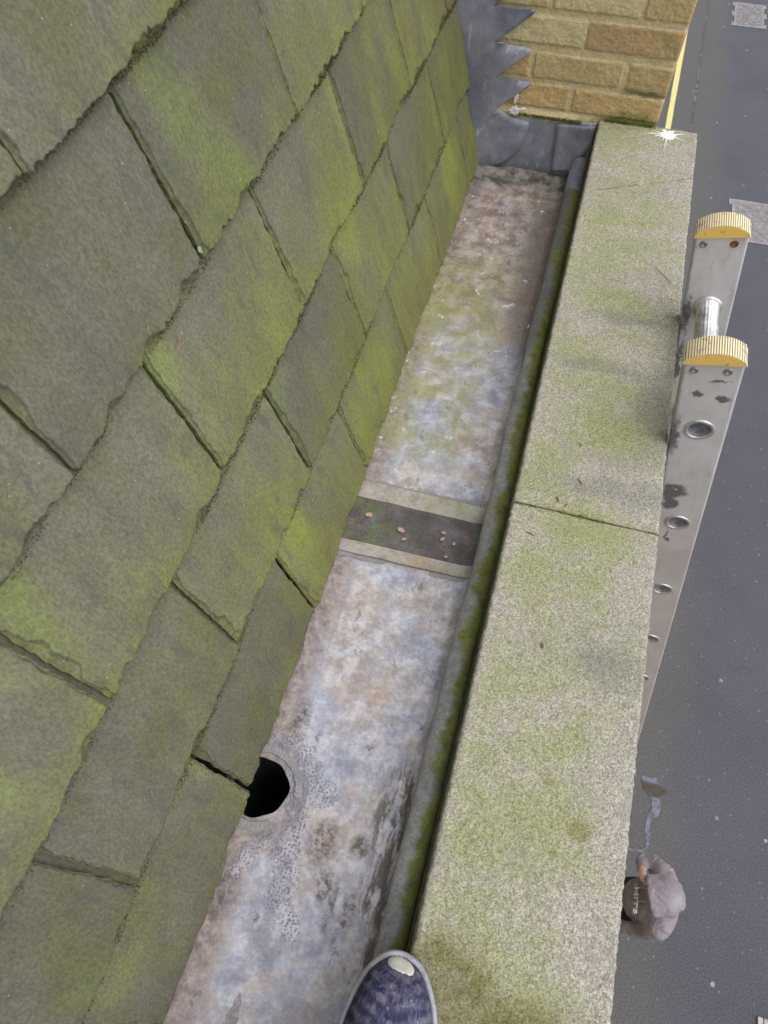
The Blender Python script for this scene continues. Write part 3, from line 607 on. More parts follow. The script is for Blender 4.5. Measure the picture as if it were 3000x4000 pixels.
# ================================================================ LEAD GUTTER
gut = thing('lead_gutter', 'patinated lead box gutter running between slates and coping', 'gutter', (-.12, .7, 0))
HC = (-.2225, .109); HR = .0385
def floor_z(x, y):
    z = .0035*(fbm(x*9, y*5, 3, 3)-.5)+.0016*(fbm(x*30, y*18, 9, 3)-.5)
    z = z+.012*sst(1.545, 1.582, y)+.010*sst(-.030, -.010, x)+.002*np.exp(-((y-.135)/.05)**2)*0
    d = np.hypot(x-HC[0], y-HC[1]); z = z-.006*(1-sst(HR, HR+.03, d))
    return z
def sheet(name, y0, y1, hole=False, lift=0):
    nx = 92; ny = int((y1-y0)/.0032)+2
    x = np.linspace(-.31, -.006, nx); y = np.linspace(y0, y1, ny)
    Xg, Yg = np.meshgrid(x, y, indexing='ij'); idx = np.arange(nx*ny).reshape(nx, ny)
    F = gridF(nx, ny)
    P = np.stack([Xg, Yg, 0*Xg], -1).reshape(-1, 3)
    if hole:
        cen = P[F].mean(1); keep = np.hypot(cen[:, 0]-HC[0], cen[:, 1]-HC[1]) > HR
        F = F[keep]
        inside = np.hypot(P[:, 0]-HC[0], P[:, 1]-HC[1]) < HR+.0035
        d = np.hypot(P[:, 0]-HC[0], P[:, 1]-HC[1])+1e-9
        # wavy hammered rim
        ang = np.arctan2(P[:, 1]-HC[1], P[:, 0]-HC[0]); rr = HR+.0012*np.sin(3*ang+1)+.0008*np.sin(7*ang)
        used = np.zeros(len(P), bool); used[F.ravel()] = True
        ec = {}
        for f in F:
            for i in range(4):
                e = (min(f[i], f[(i+1) % 4]), max(f[i], f[(i+1) % 4])); ec[e] = ec.get(e, 0)+1
        bd = {v for e, c in ec.items() if c == 1 for v in e}
        for v in bd:
            if d[v] < HR+.01:
                P[v, 0] = HC[0]+(P[v, 0]-HC[0])/d[v]*rr[v]; P[v, 1] = HC[1]+(P[v, 1]-HC[1])/d[v]*rr[v]
    P[:, 2] = floor_z(P[:, 0], P[:, 1])+lift
    me = mesh(name, P, F); return link(name, me, gutM, gut)
sheet('near_sheet', -.60, .4985, True)
sheet('far_sheet', .604, 1.582)
def flat(name, y0, y1, zf, mat, th=.002, wob=.001):
    nx, ny = 60, 24; x = np.linspace(-.30, -.012, nx); y = np.linspace(0, 1, ny); Xg, Tg = np.meshgrid(x, y, indexing='ij')
    a0 = y0+Xg*0+wob*(vn(Xg*30, 3, 5)-.5)+.02*(Xg+.13)*(y0 < .55); a1 = y1+wob*(vn(Xg*30, 8, 6)-.5)+.02*(Xg+.13)*(y1 < .55)
    Yg = a0+(a1-a0)*Tg; Z = zf+floor_z(Xg, Yg)*.6+.0008*(fbm(Xg*60, Yg*60, 4, 3)-.5)
    top = np.stack([Xg, Yg, Z], -1).reshape(-1, 3); bot = top.copy(); bot[:, 2] -= th
    F = np.vstack([gridF(nx, ny), gridF(nx, ny, nx*ny, True)]).tolist()
    per = [i*ny for i in range(nx)]+[(nx-1)*ny+j for j in range(1, ny)]+[i*ny+ny-1 for i in range(nx-2, -1, -1)]+[j for j in range(ny-2, 0, -1)]
    for k in range(len(per)): a, b = per[k], per[(k+1) % len(per)]; F.append((a, a+nx*ny, b+nx*ny, b)[::-1])
    return link(name, mesh(name, np.vstack([top, bot]), F), mat, gut)
flat('expansion_strip', .5055, .5895, .0045, panM, .004)
flat('edge_strip', .5885, .6225, .0062, stripM, .002)
flat('edge_strip', .4845, .5065, .0056, stripM, .002)
def weld(name, pts, r, h=.0016):
    V = []; F = []
    for i, (x, y, a) in enumerate(pts):
        rr = r*rng.uniform(.85, 1.12); i0 = len(V); z0 = float(floor_z(np.array(x), np.array(y)))+.0012
        nseg = 18; rings = ((1, 0), (.93, 1.0), (.78, .72), (.55, .60), (.25, .55))
        for fr, hh in rings:
            for k in range(nseg):
                t = 2*math.pi*k/nseg; lx = math.cos(t)*rr*fr; ly = math.sin(t)*rr*fr*1.05
                tl = .42*lx      # shingled tilt along run
                V.append((x+lx*math.cos(a)-ly*math.sin(a), y+lx*math.sin(a)+ly*math.cos(a), z0+h*.85*hh+tl*.34+rng.uniform(-.0001, .0001)))
        for j in range(len(rings)-1):
            for k in range(nseg): F.append((i0+j*nseg+k, i0+j*nseg+(k+1) % nseg, i0+(j+1)*nseg+(k+1) % nseg, i0+(j+1)*nseg+k))
        F.append(tuple(i0+(len(rings)-1)*nseg+k for k in range(nseg)))
    return link(name, mesh(name, V, F), weldM, gut)
weld('weld_seam', [(-.245+i*.0052, .6262-.003*math.sin(i*.09)+rng.uniform(-.0006,.0006), 0) for i in range(45)], .0052, .0018)
weld('weld_seam', [(-.245+i*.0056, .4795+.0002*i+rng.uniform(-.0006,.0006), 0) for i in range(17)], .0052, .0011)
weld('weld_seam', [(-.075+i*.0056, .4832+.0003*i+rng.uniform(-.0006,.0006), 0) for i in range(10)], .0048, .0009)
ring = []
for i in range(34):
    a = R(112-i*5.6); ring.append((HC[0]+.0535*math.cos(a), HC[1]+.0505*math.sin(a), a-math.pi/2))
weld('weld_seam', ring[:20], .0052, .0016)
weld('weld_seam', [(HC[0]+.051*math.cos(R(-112+i*6.6)), HC[1]+.050*math.sin(R(-112+i*6.6)), R(-22+i*6.6)) for i in range(9)], .0056, .002)
# outlet pipe
bm = bmesh.new(); n = 48; rows = [(.0, -.0052, 0), (.0, -.022, 1), (-.0008, -.07, 1), (-.001, -.60, 1)]; rs = []
for dr, z, w in rows:
    rs.append([bm.verts.new((HC[0]+(HR+.0012*math.sin(3*a+1)+.0008*math.sin(7*a)+dr+.0006*(w == 0))*math.cos(a), HC[1]+(HR+.0012*math.sin(3*a+1)+.0008*math.sin(7*a)+dr+.0006*(w == 0))*math.sin(a), z)) for a in np.linspace(0, 2*math.pi, n, endpoint=False)])
for a, b in zip(rs, rs[1:]):
    for k_ in range(n): bm.faces.new((a[k_], a[(k_+1) % n], b[(k_+1) % n], b[k_]))
bm.faces.new(rs[-1])
bmdone(bm, 'outlet_pipe', pipeM, gut, True)
# rolled edge against the parapet
prof = [(-.0165,.001),(-.0168,.006),(-.0166,.014),(-.0160,.022)]
for a in np.linspace(190, -20, 20): prof.append((.0017+.0176*math.cos(R(a)), .037+.0165*math.sin(R(a))))
prof += [(.0180,.024),(.0178,.001)]
def rollfn(V):
    y = V[:, :, 1]; s = sst(.02, .04, V[:, :, 2])
    V[:, :, 0] += .0032*(vn(y*3.2, 1, 5)-.5)*2+.0010*(vn(y*14, 4, 6)-.5)*2
    V[:, :, 0] += .0035*np.exp(-((y-.93)/.05)**2)*(V[:, :, 0] < 0)
    V[:, :, 2] += (.0025*(vn(y*2.2, 8, 7)-.5)*2+.0008*(vn(y*30, V[:, :, 0]*60, 8)-.5)*2)*s
    return V
V, F = sweep(prof, np.linspace(-.60, 1.545, 420), rollfn)
link('edge_roll', mesh('edge_roll', V, F), rollM, gut)
# roll end cap piece
bm = bmesh.new(); V2, F2 = sweep([(x*1.06+.0004, z*1.05+.0006) for x, z in prof], np.linspace(1.452, 1.574, 20), lambda V: rollfn(V))
link('roll_sleeve', mesh('roll_sleeve', V2, F2), leadM, gut); bm.free()

# ================================================================ COPING STONES
def coping(name, y0, y1, label, sd):
    def fn(V):
        y = V[:, :, 1]; x = V[:, :, 0]; z = V[:, :, 2]
        tp = sst(.09, .13, z)
        V[:, :, 2] += (.0022*(fbm(x*25, y*18, sd, 4)-.5)+.0012*(vn(x*240, y*240, sd+4)-.5))*tp
        ex = .0007*(fbm(y*60, z*30+x*10, sd+9, 4)-.5)*2+.0012*(vn(y*260, z*260, sd+5)-.5)*2
        V[:, :, 0] += ex*sst(.06, .1, abs(x-.125))
        return V
    x0, x1 = .0215, .2295; zt = .137; r = .0035; pr = []
    pr += [(x0, z) for z in np.linspace(.068, zt-r, 14)]+[(x0+r*.3, zt-r*.35)]
    pr += [(x, zt) for x in np.linspace(x0+r, x1-r, 78)]+[(x1-r*.3, zt-r*.35)]
    pr += [(x1, z) for z in np.linspace(zt-r, .068, 14)]
    ny = int((y1-y0)/.0028)
    V, F = sweep(pr, np.linspace(y0, y1, ny), fn)
    V = np.array(V)
    o = link(name, mesh(name, V, F), copM, None); me = o.data
    fl = np.ones(len(F), bool); fl[-2:] = False; me.polygons.foreach_set('use_smooth', fl)
    return tag(o, label, 'coping stone', 'sandstone coping stones on the parapet')
coping('coping_stone', .5632, 1.580, 'long sandstone coping slab between the mossy joint and the brickwork wall', 21)
coping('coping_stone', -.75, .5612, 'sandstone coping slab beside the shoe, near side of the mossy joint', 55)
bm = bmesh.new(); box(bm, .0175, .060, -.75, 1.575, .0005, .0672, .001)
tag(bmdone(bm, 'parapet_kerb', plain('damp_stone', (.075,.075,.05), .9, .15, var=.5, sc=60, bump=.6)), 'dark damp stone upstand behind the lead roll', 'parapet upstand')
# moss in joints
it = []
for q in range(900):
    x = rng.uniform(.022, .23); pw = max(0, float(fbm(x*30, 3, 31, 3))-.33)*3.2*(1-sst(.12, .2, np.array(x))*.75)
    if rng.random() < pw: it.append(((x, .5625+rng.gauss(0, .0010+.0012*pw), .1365+rng.random()*.0014), rng.uniform(.0004, .0011)))
for q in range(2600):
    y = rng.uniform(-.1, 1.5); d = float(fbm(y*14, 8, 91, 3))
    if rng.random() < (d-.4)*4: it.append(((.0212-rng.random()*.003, y, rng.uniform(.035, .10)), rng.uniform(.0007, .002)))
for q in range(1500):
    x = rng.uniform(-.17, .14); d = float(fbm(x*20, 8, 12, 3))
    if rng.random() < (d-.35)*3: it.append(((x, 1.576-rng.random()*.004, .1385+rng.random()*.005 if x > .02 else .124+rng.random()*.006), rng.uniform(.0007, .0022)))
crumbs('joint_moss', it, mossM, 'green moss growing in the coping joint and wall foot', 'moss')

# ================================================================ FAR WALL
wall = thing('party_wall', 'ochre sandstone brickwork wall standing across the far end', 'wall', (-.3, 1.75, G))
XR = .1425
rows = [(.1445,.1925,[(-.36,-.207),(-.199,-.054),(-.043,XR)]), (.2045,.2535,[(-.31,-.147),(-.137,.0435),(.057,XR)]), (.2705,.3205,[(-.38,-.228),(-.218,-.047),(-.042,XR)]), (.3345,.386,[(-.30,-.13),(-.119,.0475),(.056,XR)])]
z = .398; r_ = 0
while z < 1.0:
    x = -.45+rng.uniform(0, .1); bl = []
    while x < XR-.01:
        w_ = rng.uniform(.10, .21); x2 = min(x+w_, XR)
        if XR-x2 < .06: x2 = XR
        bl.append((x, x2)); x = x2+.011
    rows.append((z, z+.051, bl)); z += .063; r_ += 1
xs = np.arange(-.40, XR+.0001, .0022); xs[-1] = XR; zs = np.arange(.118, 1.03, .0022)
Xg, Zg = np.meshgrid(xs, zs, indexing='ij'); H = np.zeros_like(Xg); tone = np.zeros_like(Xg); stn = np.zeros_like(Xg)
wx = Xg+.004*(fbm(Xg*30, Zg*30, 41, 3)-.5); wz = Zg+.004*(fbm(Xg*30, Zg*30, 51, 3)-.5)
tn = {(0,1): .5, (0,2): .55, (1,1): .1, (1,2): .0, (2,1): 1, (2,2): .75, (3,1): 1, (3,2): .12, (1,0): .55, (0,0): .5}
for i, (za, zb, bl) in enumerate(rows):
    for j, (xa, xb) in enumerate(bl):
        xb2 = xb+.02 if xb == XR else xb
        d = np.minimum(np.minimum(wx-xa, xb2-wx), np.minimum(wz-za, zb-wz)); s = sst(-.0012, .0022, d)
        k_ = s > H; H = np.maximum(H, s); stn = np.maximum(stn, sst(.0, .0025, d))
        tone[d > -.002] = tn.get((i, j), rng.random())
rel = H*.0024+.0028*(fbm(Xg*30, Zg*40, 61, 4)-.5)+.0014*(vn(Xg*300, Zg*300, 71)-.5)
# recessed shadow gap above right block of course A
gap = np.exp(-((Zg-.1975-.004*np.sin(Xg*40))/.0022)**2)*sst(.045, .07, Xg); rel -= .006*gap
rel += .006*sst(.142, .128, Zg)
edge = 1-sst(0, .004, XR-Xg); rel -= .004*edge
Yf = 1.582-rel
V = np.stack([Xg, Yf, Zg], -1).reshape(-1, 3); F = gridF(*Xg.shape)
me = mesh('brickwork', V, F)
for nm, arr in (('tone', tone), ('stone', stn)):
    at = me.attributes.new(nm, 'FLOAT', 'POINT'); at.data.foreach_set('value', arr.ravel())
link('brickwork', me, brkM, wall)
bm = bmesh.new(); box(bm, -2.5, XR-.001, 1.5855, 1.93, G, 1.03); box(bm, -2.5, -.401, 1.575, 1.5852, G, 1.03); bmdone(bm, 'wall_core', facM, wall)
bm = bmesh.new(); box(bm, -2.5, XR+.02, 1.56, 1.95, 1.031, 1.09, .006); bmdone(bm, 'wall_coping', copM, wall)

# lead flashings
fl = thing('lead_flashing', 'stepped grey lead flashing dressed over the far wall and gutter end', 'flashing', (-.2, 1.57, 0))
def leadsheet(name, poly, y, fn=None, th=.0022, cuts=4, par=fl, mat=None):
    from mathutils.geometry import tessellate_polygon
    bm = bmesh.new(); vs = [bm.verts.new((p[0], y, p[1])) for p in poly]
    for tr in tessellate_polygon([[Vector((p[0], p[1], 0)) for p in poly]]): bm.faces.new([vs[i] for i in tr])
    for i in range(cuts):
        es = [e for e in bm.edges if e.calc_length() > .012]
        if not es: break
        bmesh.ops.subdivide_edges(bm, edges=es, cuts=1); bmesh.ops.triangulate(bm, faces=[f for f in bm.faces if len(f.verts) > 3])
    for v in bm.verts:
        x, yy, z = v.co; v.co.y = yy-.0022*(float(fbm(x*22, z*22, 15, 3))-.5)*2
        if fn: v.co.y += fn(x, z)
    o = bmdone(bm, name, mat or leadM, par, True); s = o.modifiers.new('thickness', 'SOLIDIFY'); s.thickness = th; s.offset = 0
    return o
zig = [(-.155,.334),(-.150,.3285),(-.226,.265),(-.215,.2665),(-.190,.2645),(-.165,.2635),(-.149,.2615),(-.1475,.258),(-.215,.199),(-.2,.2005),(-.175,.200),(-.150,.199),(-.1375,.1965),(-.137,.193),(-.204,.137),(-.19,.1295),(-.171,.1205),(-.150,.1155),(-.129,.1145)]
low = [(-.128,.104),(-.130,.089),(-.134,.068),(-.142,.050),(-.155,.030),(-.170,.017),(-.195,.006),(-.225,-.003),(-.245,-.006)]
# steps: each tooth tucks into the joint at its top edge
def tuck(x, z):
    y = 0
    for zt, xa in ((.262,-.226),(.198,-.215),(.116,-.204)):
        if x > xa and -.008 < z-zt < .004: y = .004
    return y
leadsheet('step_flashing', [(-.42,-.03),(-.42,.92),(-.33,.92),(-.40,.86),(-.30,.855),(-.37,.79),(-.28,.785),(-.35,.72),(-.26,.715),(-.33,.655),(-.245,.65),(-.315,.59),(-.225,.585),(-.295,.525),(-.205,.52),(-.275,.46),(-.18,.455),(-.25,.395),(-.165,.392),(-.235,.332)]+zig+low, 1.5705, lambda x, z: -.010*max(0, (.10-z)/.1)+tuck(x, z)*.7)
leadsheet('end_upstand', [(-.245,.112),(-.05,.1245),(.018,.1305),(.018,.008),(-.015,.004),(-.03,.0035),(-.094,-.003),(-.15,-.010),(-.19,-.014),(-.215,-.010),(-.235,.000)], 1.5765, lambda x, z: -.012*max(0, (.09-z)/.1)-.0)
leadsheet('corner_patch', [(-.066,.119),(-.02,.1225),(.017,.1265),(.0165,.085),(.006,.06),(-.012,.052),(-.014,.022),(-.058,.018),(-.062,.07)], 1.5695, lambda x, z: -.014*max(0, (.09-z)/.1)-.002*math.exp(-((x+.01)/.006)**2))
# ================================================================ LADDER
LA = R(12.0); UPV = Vector((-math.sin(LA), 0, math.cos(LA)))
Y0L, TS, YFI = .7264, .027, .990       # near stile outer face, stile thickness, far stile inner face
P1 = Vector((.2576, Y0L, .184)); SL = (P1.z-G)/UPV.z; foot = P1-UPV*SL
lad = thing('ladder', 'scuffed aluminium ladder with worn yellow end caps leaning on the coping edge', 'ladder', foot)
lad.rotation_euler = (0, -LA, 0)
WL, WR, PIT, TOP = -.0365, .0385, .2520, SL+.133
rz = [SL-PIT*k for k in range(24)]
def lk(name, bm, mat, smooth=False, parent=lad, recalc=True):
    if recalc: bmesh.ops.recalc_face_normals(bm, faces=bm.faces)
    me = D.meshes.new(name); bm.to_mesh(me); bm.free(); return link(name, me, mat, parent, smooth, False)
def stile(ya, yb, hole_y):
    """box section ya..yb; round holes for the rungs in the face at hole_y"""
    bm = bmesh.new(); N = 32; HRAD = .0195
    zc = sorted(rz)
    edges = [0]+[(zc[i]+zc[i+1])/2 for i in range(len(zc)-1)]+[TOP]
    cr = .003
    for i, z in enumerate(zc):
        z0, z1 = edges[i], edges[i+1]
        def rect(t):
            c, s_ = math.cos(t), math.sin(t); k = min(((WR-cr) if c > 0 else -(WL+cr))/abs(c) if abs(c) > 1e-6 else 9, ((z1-z) if s_ > 0 else (z-z0))/abs(s_) if abs(s_) > 1e-6 else 9)
            return (c*k, z+s_*k)
        angs = sorted([2*math.pi*k/N for k in range(N)]+[math.atan2(b-z, a) % (2*math.pi) for a in (WL+cr, WR-cr) for b in (z0, z1)])
        inn = [bm.verts.new((HRAD*math.cos(t), hole_y, z+HRAD*math.sin(t))) for t in angs]
        out = [bm.verts.new((rect(t)[0], hole_y, rect(t)[1])) for t in angs]
        n = len(angs)
        for k in range(n):
            try: bm.faces.new((inn[k], inn[(k+1) % n], out[(k+1) % n], out[k]))
            except ValueError: pass
    other = yb if hole_y == ya else ya; sg = 1 if other > hole_y else -1
    # rounded wraparound for the other three sides
    pr = [(WL+cr, hole_y), (WL+cr*.3, hole_y+sg*cr*.3), (WL, hole_y+sg*cr), (WL, other-sg*cr), (WL+cr*.3, other-sg*cr*.3), (WL+cr, other), (WR-cr, other), (WR-cr*.3, other-sg*cr*.3), (WR, other-sg*cr), (WR, hole_y+sg*cr), (WR-cr*.3, hole_y+sg*cr*.3), (WR-cr, hole_y)]
    a = [bm.verts.new((p[0], p[1], 0)) for p in pr]; b = [bm.verts.new((p[0], p[1], TOP)) for p in pr]
    for k in range(len(pr)-1): bm.faces.new((a[k], a[k+1], b[k+1], b[k]))
    bm.faces.new(b); bm.faces.new(a)
    bmesh.ops.remove_doubles(bm, verts=bm.verts, dist=.0002)
    for v in bm.verts: v.co.y -= Y0L
    o = lk('stile', bm, aluM); return o
stile(Y0L, Y0L+TS, Y0L); stile(YFI, YFI+TS, YFI)
def mat_rung():
    m = M('bright_rung', .35, .5, .75)
    n = m.noise(40, 5, .7); col = m.mix(m.mr(n, .35, .65), (.45,.44,.44), (.66,.66,.68)); col = m.mix(m.ma('MULTIPLY', m.mr(m.noise(90, 4, .8), .55, .65), .7), col, (.20,.16,.14))
    return m.done(col, m.bump(n, .2, .001), m.mr(n, .3, .7, .3, .5))
rungM = mat_rung()
def rung_mesh():
    bm = bmesh.new(); N = 96; yo, yi = 0.0, YFI-Y0L
    def rad(t):      # flattened-top tube with a slightly pulled front corner
        return .0180*(1+.10*math.cos(t)**3)
    def ringv(y, rf):
        return [bm.verts.new((rf(t)*math.cos(t), y, rf(t)*math.sin(t))) for t in (2*math.pi*k/N for k in range(N))]
    def ribbed(t):
        r = rad(t); return r+(.0006*(1 if (int(t/(2*math.pi)*48) % 2) else 0) if abs(((t-math.pi*.55+math.pi) % (2*math.pi))-math.pi) < 1.25 else 0)
    seq = []
    for k in range(9):       # rolled lip on the near outer face
        a = math.pi*(-.05+1.15*k/8); seq.append((-.0022*math.sin(a)-.0002, (lambda c: (lambda t: rad(t)+.0035-.0030*c))(1-math.cos(a)*1.0)))
    seq += [(.006, lambda t: rad(t)-.0035), (.018, lambda t: rad(t)-.004), (.026, lambda t: (rad(t)-.004)*.8), (.029, lambda t: (rad(t)-.004)*.4)]
    rs = [ringv(y, f) for y, f in seq]
    for a, b in zip(rs, rs[1:]):
        for k in range(N): bm.faces.new((a[k], a[(k+1) % N], b[(k+1) % N], b[k]))
    bm.faces.new(rs[-1])
    # outer skin between the stiles with a flange at each end
    def fl(r0): return lambda t: rad(t)+r0
    s2 = [(TS+.0003, fl(.0048)), (TS+.0022, fl(.0046)), (TS+.0038, fl(.0030)), (TS+.005, fl(.001)), (TS+.0056, ribbed), (yi-.0056, ribbed), (yi-.005, fl(.001)), (yi-.0038, fl(.0030)), (yi-.0022, fl(.0046)), (yi-.0003, fl(.0050))]
    rs = [ringv(y, f) for y, f in s2]
    for a, b in zip(rs, rs[1:]):
        for k in range(N): bm.faces.new((a[k], a[(k+1) % N], b[(k+1) % N], b[k]))
    bmesh.ops.recalc_face_normals(bm, faces=bm.faces); me = D.meshes.new('rung'); bm.to_mesh(me); bm.free(); return me
rm = rung_mesh(); r0 = link('rung', rm, rungM, lad, True, False); r0.location = (0, 0, rz[0])
for z in rz[1:]:
    c = r0.copy(); COL.objects.link(c); c.parent = lad; c.location = (0, 0, z)
def mat_cap():
    m = M('worn_yellow_rubber', .6, .35)
    n = m.noise(90, 5, .75); f = m.noise(35, 4, .7, m.map(loc=(5,1,2))); P = m.xyz()
    g = m.ma('FRACT', m.ma('MULTIPLY', P[0], 1/.00318))
    groove = m.ma('MULTIPLY', m.mr(m.ma('ABSOLUTE', m.ma('SUBTRACT', g, .5)), .16, .26), m.ma('GREATER_THAN', m.n('ShaderNodeAttribute', attribute_name='rib').outputs['Fac'], .5))
    face = m.ma('SUBTRACT', 1, m.n('ShaderNodeAttribute', attribute_name='rib').outputs['Fac'])
    col = m.mix(face, (.88,.80,.52), (.84,.55,.13)); col = m.mix(m.ma('MULTIPLY', m.mr(n, .55, .7), .5), col, (.62,.45,.2))
    col = m.mix(m.ma('MULTIPLY', groove, .75), col, (.33,.23,.16))
    sp = m.mx(m.ma('MULTIPLY', m.mr(n, .60, .66), .8), m.ma('MULTIPLY', m.mr(f, .58, .66), .6)); col = m.mix(sp, col, (.14,.12,.10))
    return m.done(col, m.bump(n, .2, .001))
capM = mat_cap()
def cap(yc):
    V = []; F = []; rib = []; nx = 240; ya, yb = yc-.0035, yc+TS+.0035
    xa, xb = WL-.0016, WR+.0016; cx = (xa+xb)/2; hw = (xb-xa)/2
    def ztop(x):
        u = (x-cx)/hw; return .0048+.0165*max(0, 1-abs(u)**2.3)-.004*max(0, abs(u)-.93)/.07
    pr = []; 
    for i in range(nx+1):
        x = xa+(xb-xa)*i/nx; z = ztop(x); g = (x/.00318) % 1; d = .0011*(1 if .22 < g < .78 else 0) if abs(x-cx) < hw*.97 else .0005
        pr.append((x, z-.0011+d))
    for y, inset in ((ya, .0008), (ya+.0012, 0), (yb-.0012, 0), (yb, .0008)):
        for x, z in pr: V.append((x, y-Y0L, z-inset)); rib.append(1.0)
    n = len(pr)
    for j in range(3):
        for i in range(n-1): F.append((j*n+i, j*n+i+1, (j+1)*n+i+1, (j+1)*n+i))
    # front & back faces duplicated so the flat faces carry the clean yellow
    for y, flip in ((ya, 0), (yb, 1)):
        i0 = len(V)
        for x, z in pr: V.append((x, y-Y0L, z-.0008)); rib.append(0.0)
        for x, z in pr: V.append((x, y-Y0L, 0)); rib.append(0.0)
        for i in range(n-1):
            q = (i0+i, i0+n+i, i0+n+i+1, i0+i+1); F.append(q if not flip else q[::-1])
    i0 = len(V)   # sides and underside
    for x in (xa, xb):
        for y in (ya, yb):
            for z in (0, ztop(x)-.0010): V.append((x, y-Y0L, z)); rib.append(0)
    F += [(i0, i0+2, i0+3, i0+1), (i0+4, i0+5, i0+7, i0+6), (i0, i0+4, i0+6, i0+2)]
    me = mesh('end_cap', V, F); at = me.attributes.new('rib', 'FLOAT', 'POINT'); at.data.foreach_set('value', rib)
    o = link('end_cap', me, capM, lad, False, False); o.location = (0, 0, TOP+.0004); return o
cap(Y0L); c2 = cap(YFI)
screwM = plain('zinc_screw', (.30,.29,.28), .4, .5, .6); rustM = plain('rusty_screw', (.20,.085,.035), .8, .3, .2, var=.5, sc=300)
def screw(x, yf, z, mat, lab=None):
    bm = bmesh.new(); N = 24
    rs = []
    for r, d in ((.0060, .0), (.0058, .0010), (.0046, .0019), (.0042, .0019), (.0036, .0012), (.0016, .0012), (.0013, -.0004)):
        rs.append([bm.verts.new((x+r*math.cos(t), yf-Y0L-d, z+r*math.sin(t))) for t in (2*math.pi*k/N for k in range(N))])
    for a, b in zip(rs, rs[1:]):
        for k in range(N): bm.faces.new((a[k], a[(k+1) % N], b[(k+1) % N], b[k]))
    bm.faces.new(rs[-1]); o = lk('screw', bm, mat, True)
    if lab: o['label'] = lab
screw(-.0215, Y0L, TOP-.013, screwM); screw(.0200, Y0L, TOP-.0135, screwM); screw(-.0222, YFI, TOP-.0125, screwM); screw(.0205, YFI, TOP-.0125, rustM, 'rusty brown screw')
for yc in (Y0L, YFI):       # rubber feet
    bm = bmesh.new(); box(bm, WL-.004, WR+.004, yc-.004-Y0L, yc+TS+.004-Y0L, -.0005, .05, .004); lk('foot', bm, plain('black_rubber', (.03,.03,.03), .8))

# ================================================================ BIRD DROPPINGS, LEAVES, TWIGS
def splat(name, cen, axU, axV, nrm, spikes, r, label, grp='white bird droppings', th=.0012, sd=1):
    """irregular star blob on the plane spanned by axU, axV"""
    n = 140; V = []; F = []; c = Vector(cen); axU, axV, nrm = Vector(axU), Vector(axV), Vector(nrm)
    def rad(t):
        q = r*(.62+.75*float(vn(math.cos(t)*3+9, math.sin(t)*3+9, sd)))*(1+.5*(float(vn(math.cos(t)*9+9, math.sin(t)*9+9, sd+3))-.5))
        for a, L, w in spikes:
            d = (t-a+math.pi) % (2*math.pi)-math.pi; q = max(q, L*math.exp(-(d/w)**2))
        return q
    for f, h in ((1, .05), (.93, .7), (.6, 1), (.3, .8)):
        for k in range(n):
            t = 2*math.pi*k/n; q = rad(t)*f; hh = h*th*(1+.8*(float(vn(q*900, t*5, sd))-.5)); p = c+axU*(q*math.cos(t))+axV*(q*math.sin(t))+nrm*hh; V.append(p)
    for j in range(3):
        for k in range(n): F.append((j*n+k, j*n+(k+1) % n, (j+1)*n+(k+1) % n, (j+1)*n+k))
    F.append(tuple(3*n+k for k in range(n)))
    o = link(name, mesh(name, V, F), whiteM, None, True); return tag(o, label, 'bird dropping', grp)
sp = [(R(a), L, w) for a, L, w in ((185,.046,.07),(165,.030,.07),(205,.030,.09),(15,.034,.10),(-20,.040,.06),(-50,.022,.1),(45,.022,.09),(80,.018,.1),(268,.062,.045),(250,.026,.08),(292,.026,.08),(130,.022,.09),(225,.024,.08))]
splat('bird_dropping', (.166,1.556,.1378), (1,0,0), (0,1,0), (0,0,1), sp, .0165, 'white starburst bird dropping at the far end of the coping', sd=4)
splat('bird_dropping', (-.166,1.5735,.165), (1,0,0), (0,0,1), (0,-1,0), [(R(270),.017,.45),(R(90),.014,.4)], .0060, 'white chalky dropping on the lowest ochre block of the far wall', sd=9, th=.002)
splat('bird_dropping', (-.163,1.570,.135), (1,0,0), (0,0,1), (0,-1,0), [(R(20),.026,.25),(R(180),.016,.3),(R(150),.012,.3)], .0085, 'white dropping smeared along the mortar under the lowest block', sd=13, th=.002)
splat('bird_dropping', (-.151,1.5672,.066), (1,0,0), (0,0,1), (0,-1,0), [(R(60),.008,.3)], .0030, 'small white drip on the stepped lead flashing', sd=17)
bl = splat('bird_dropping', (-.1545,1.5668,.058), (1,0,0), (0,0,1), (0,-1,0), [(R(70),.010,.25),(R(-100),.009,.35)], .0028, 'small black streak below the white drip on the lead', sd=23); bl.data.materials[0] = plain('black_streak', (.015,.015,.018), .3)
bl.name = 'tar_streak'; bl['category'] = 'stain'; del bl['group']
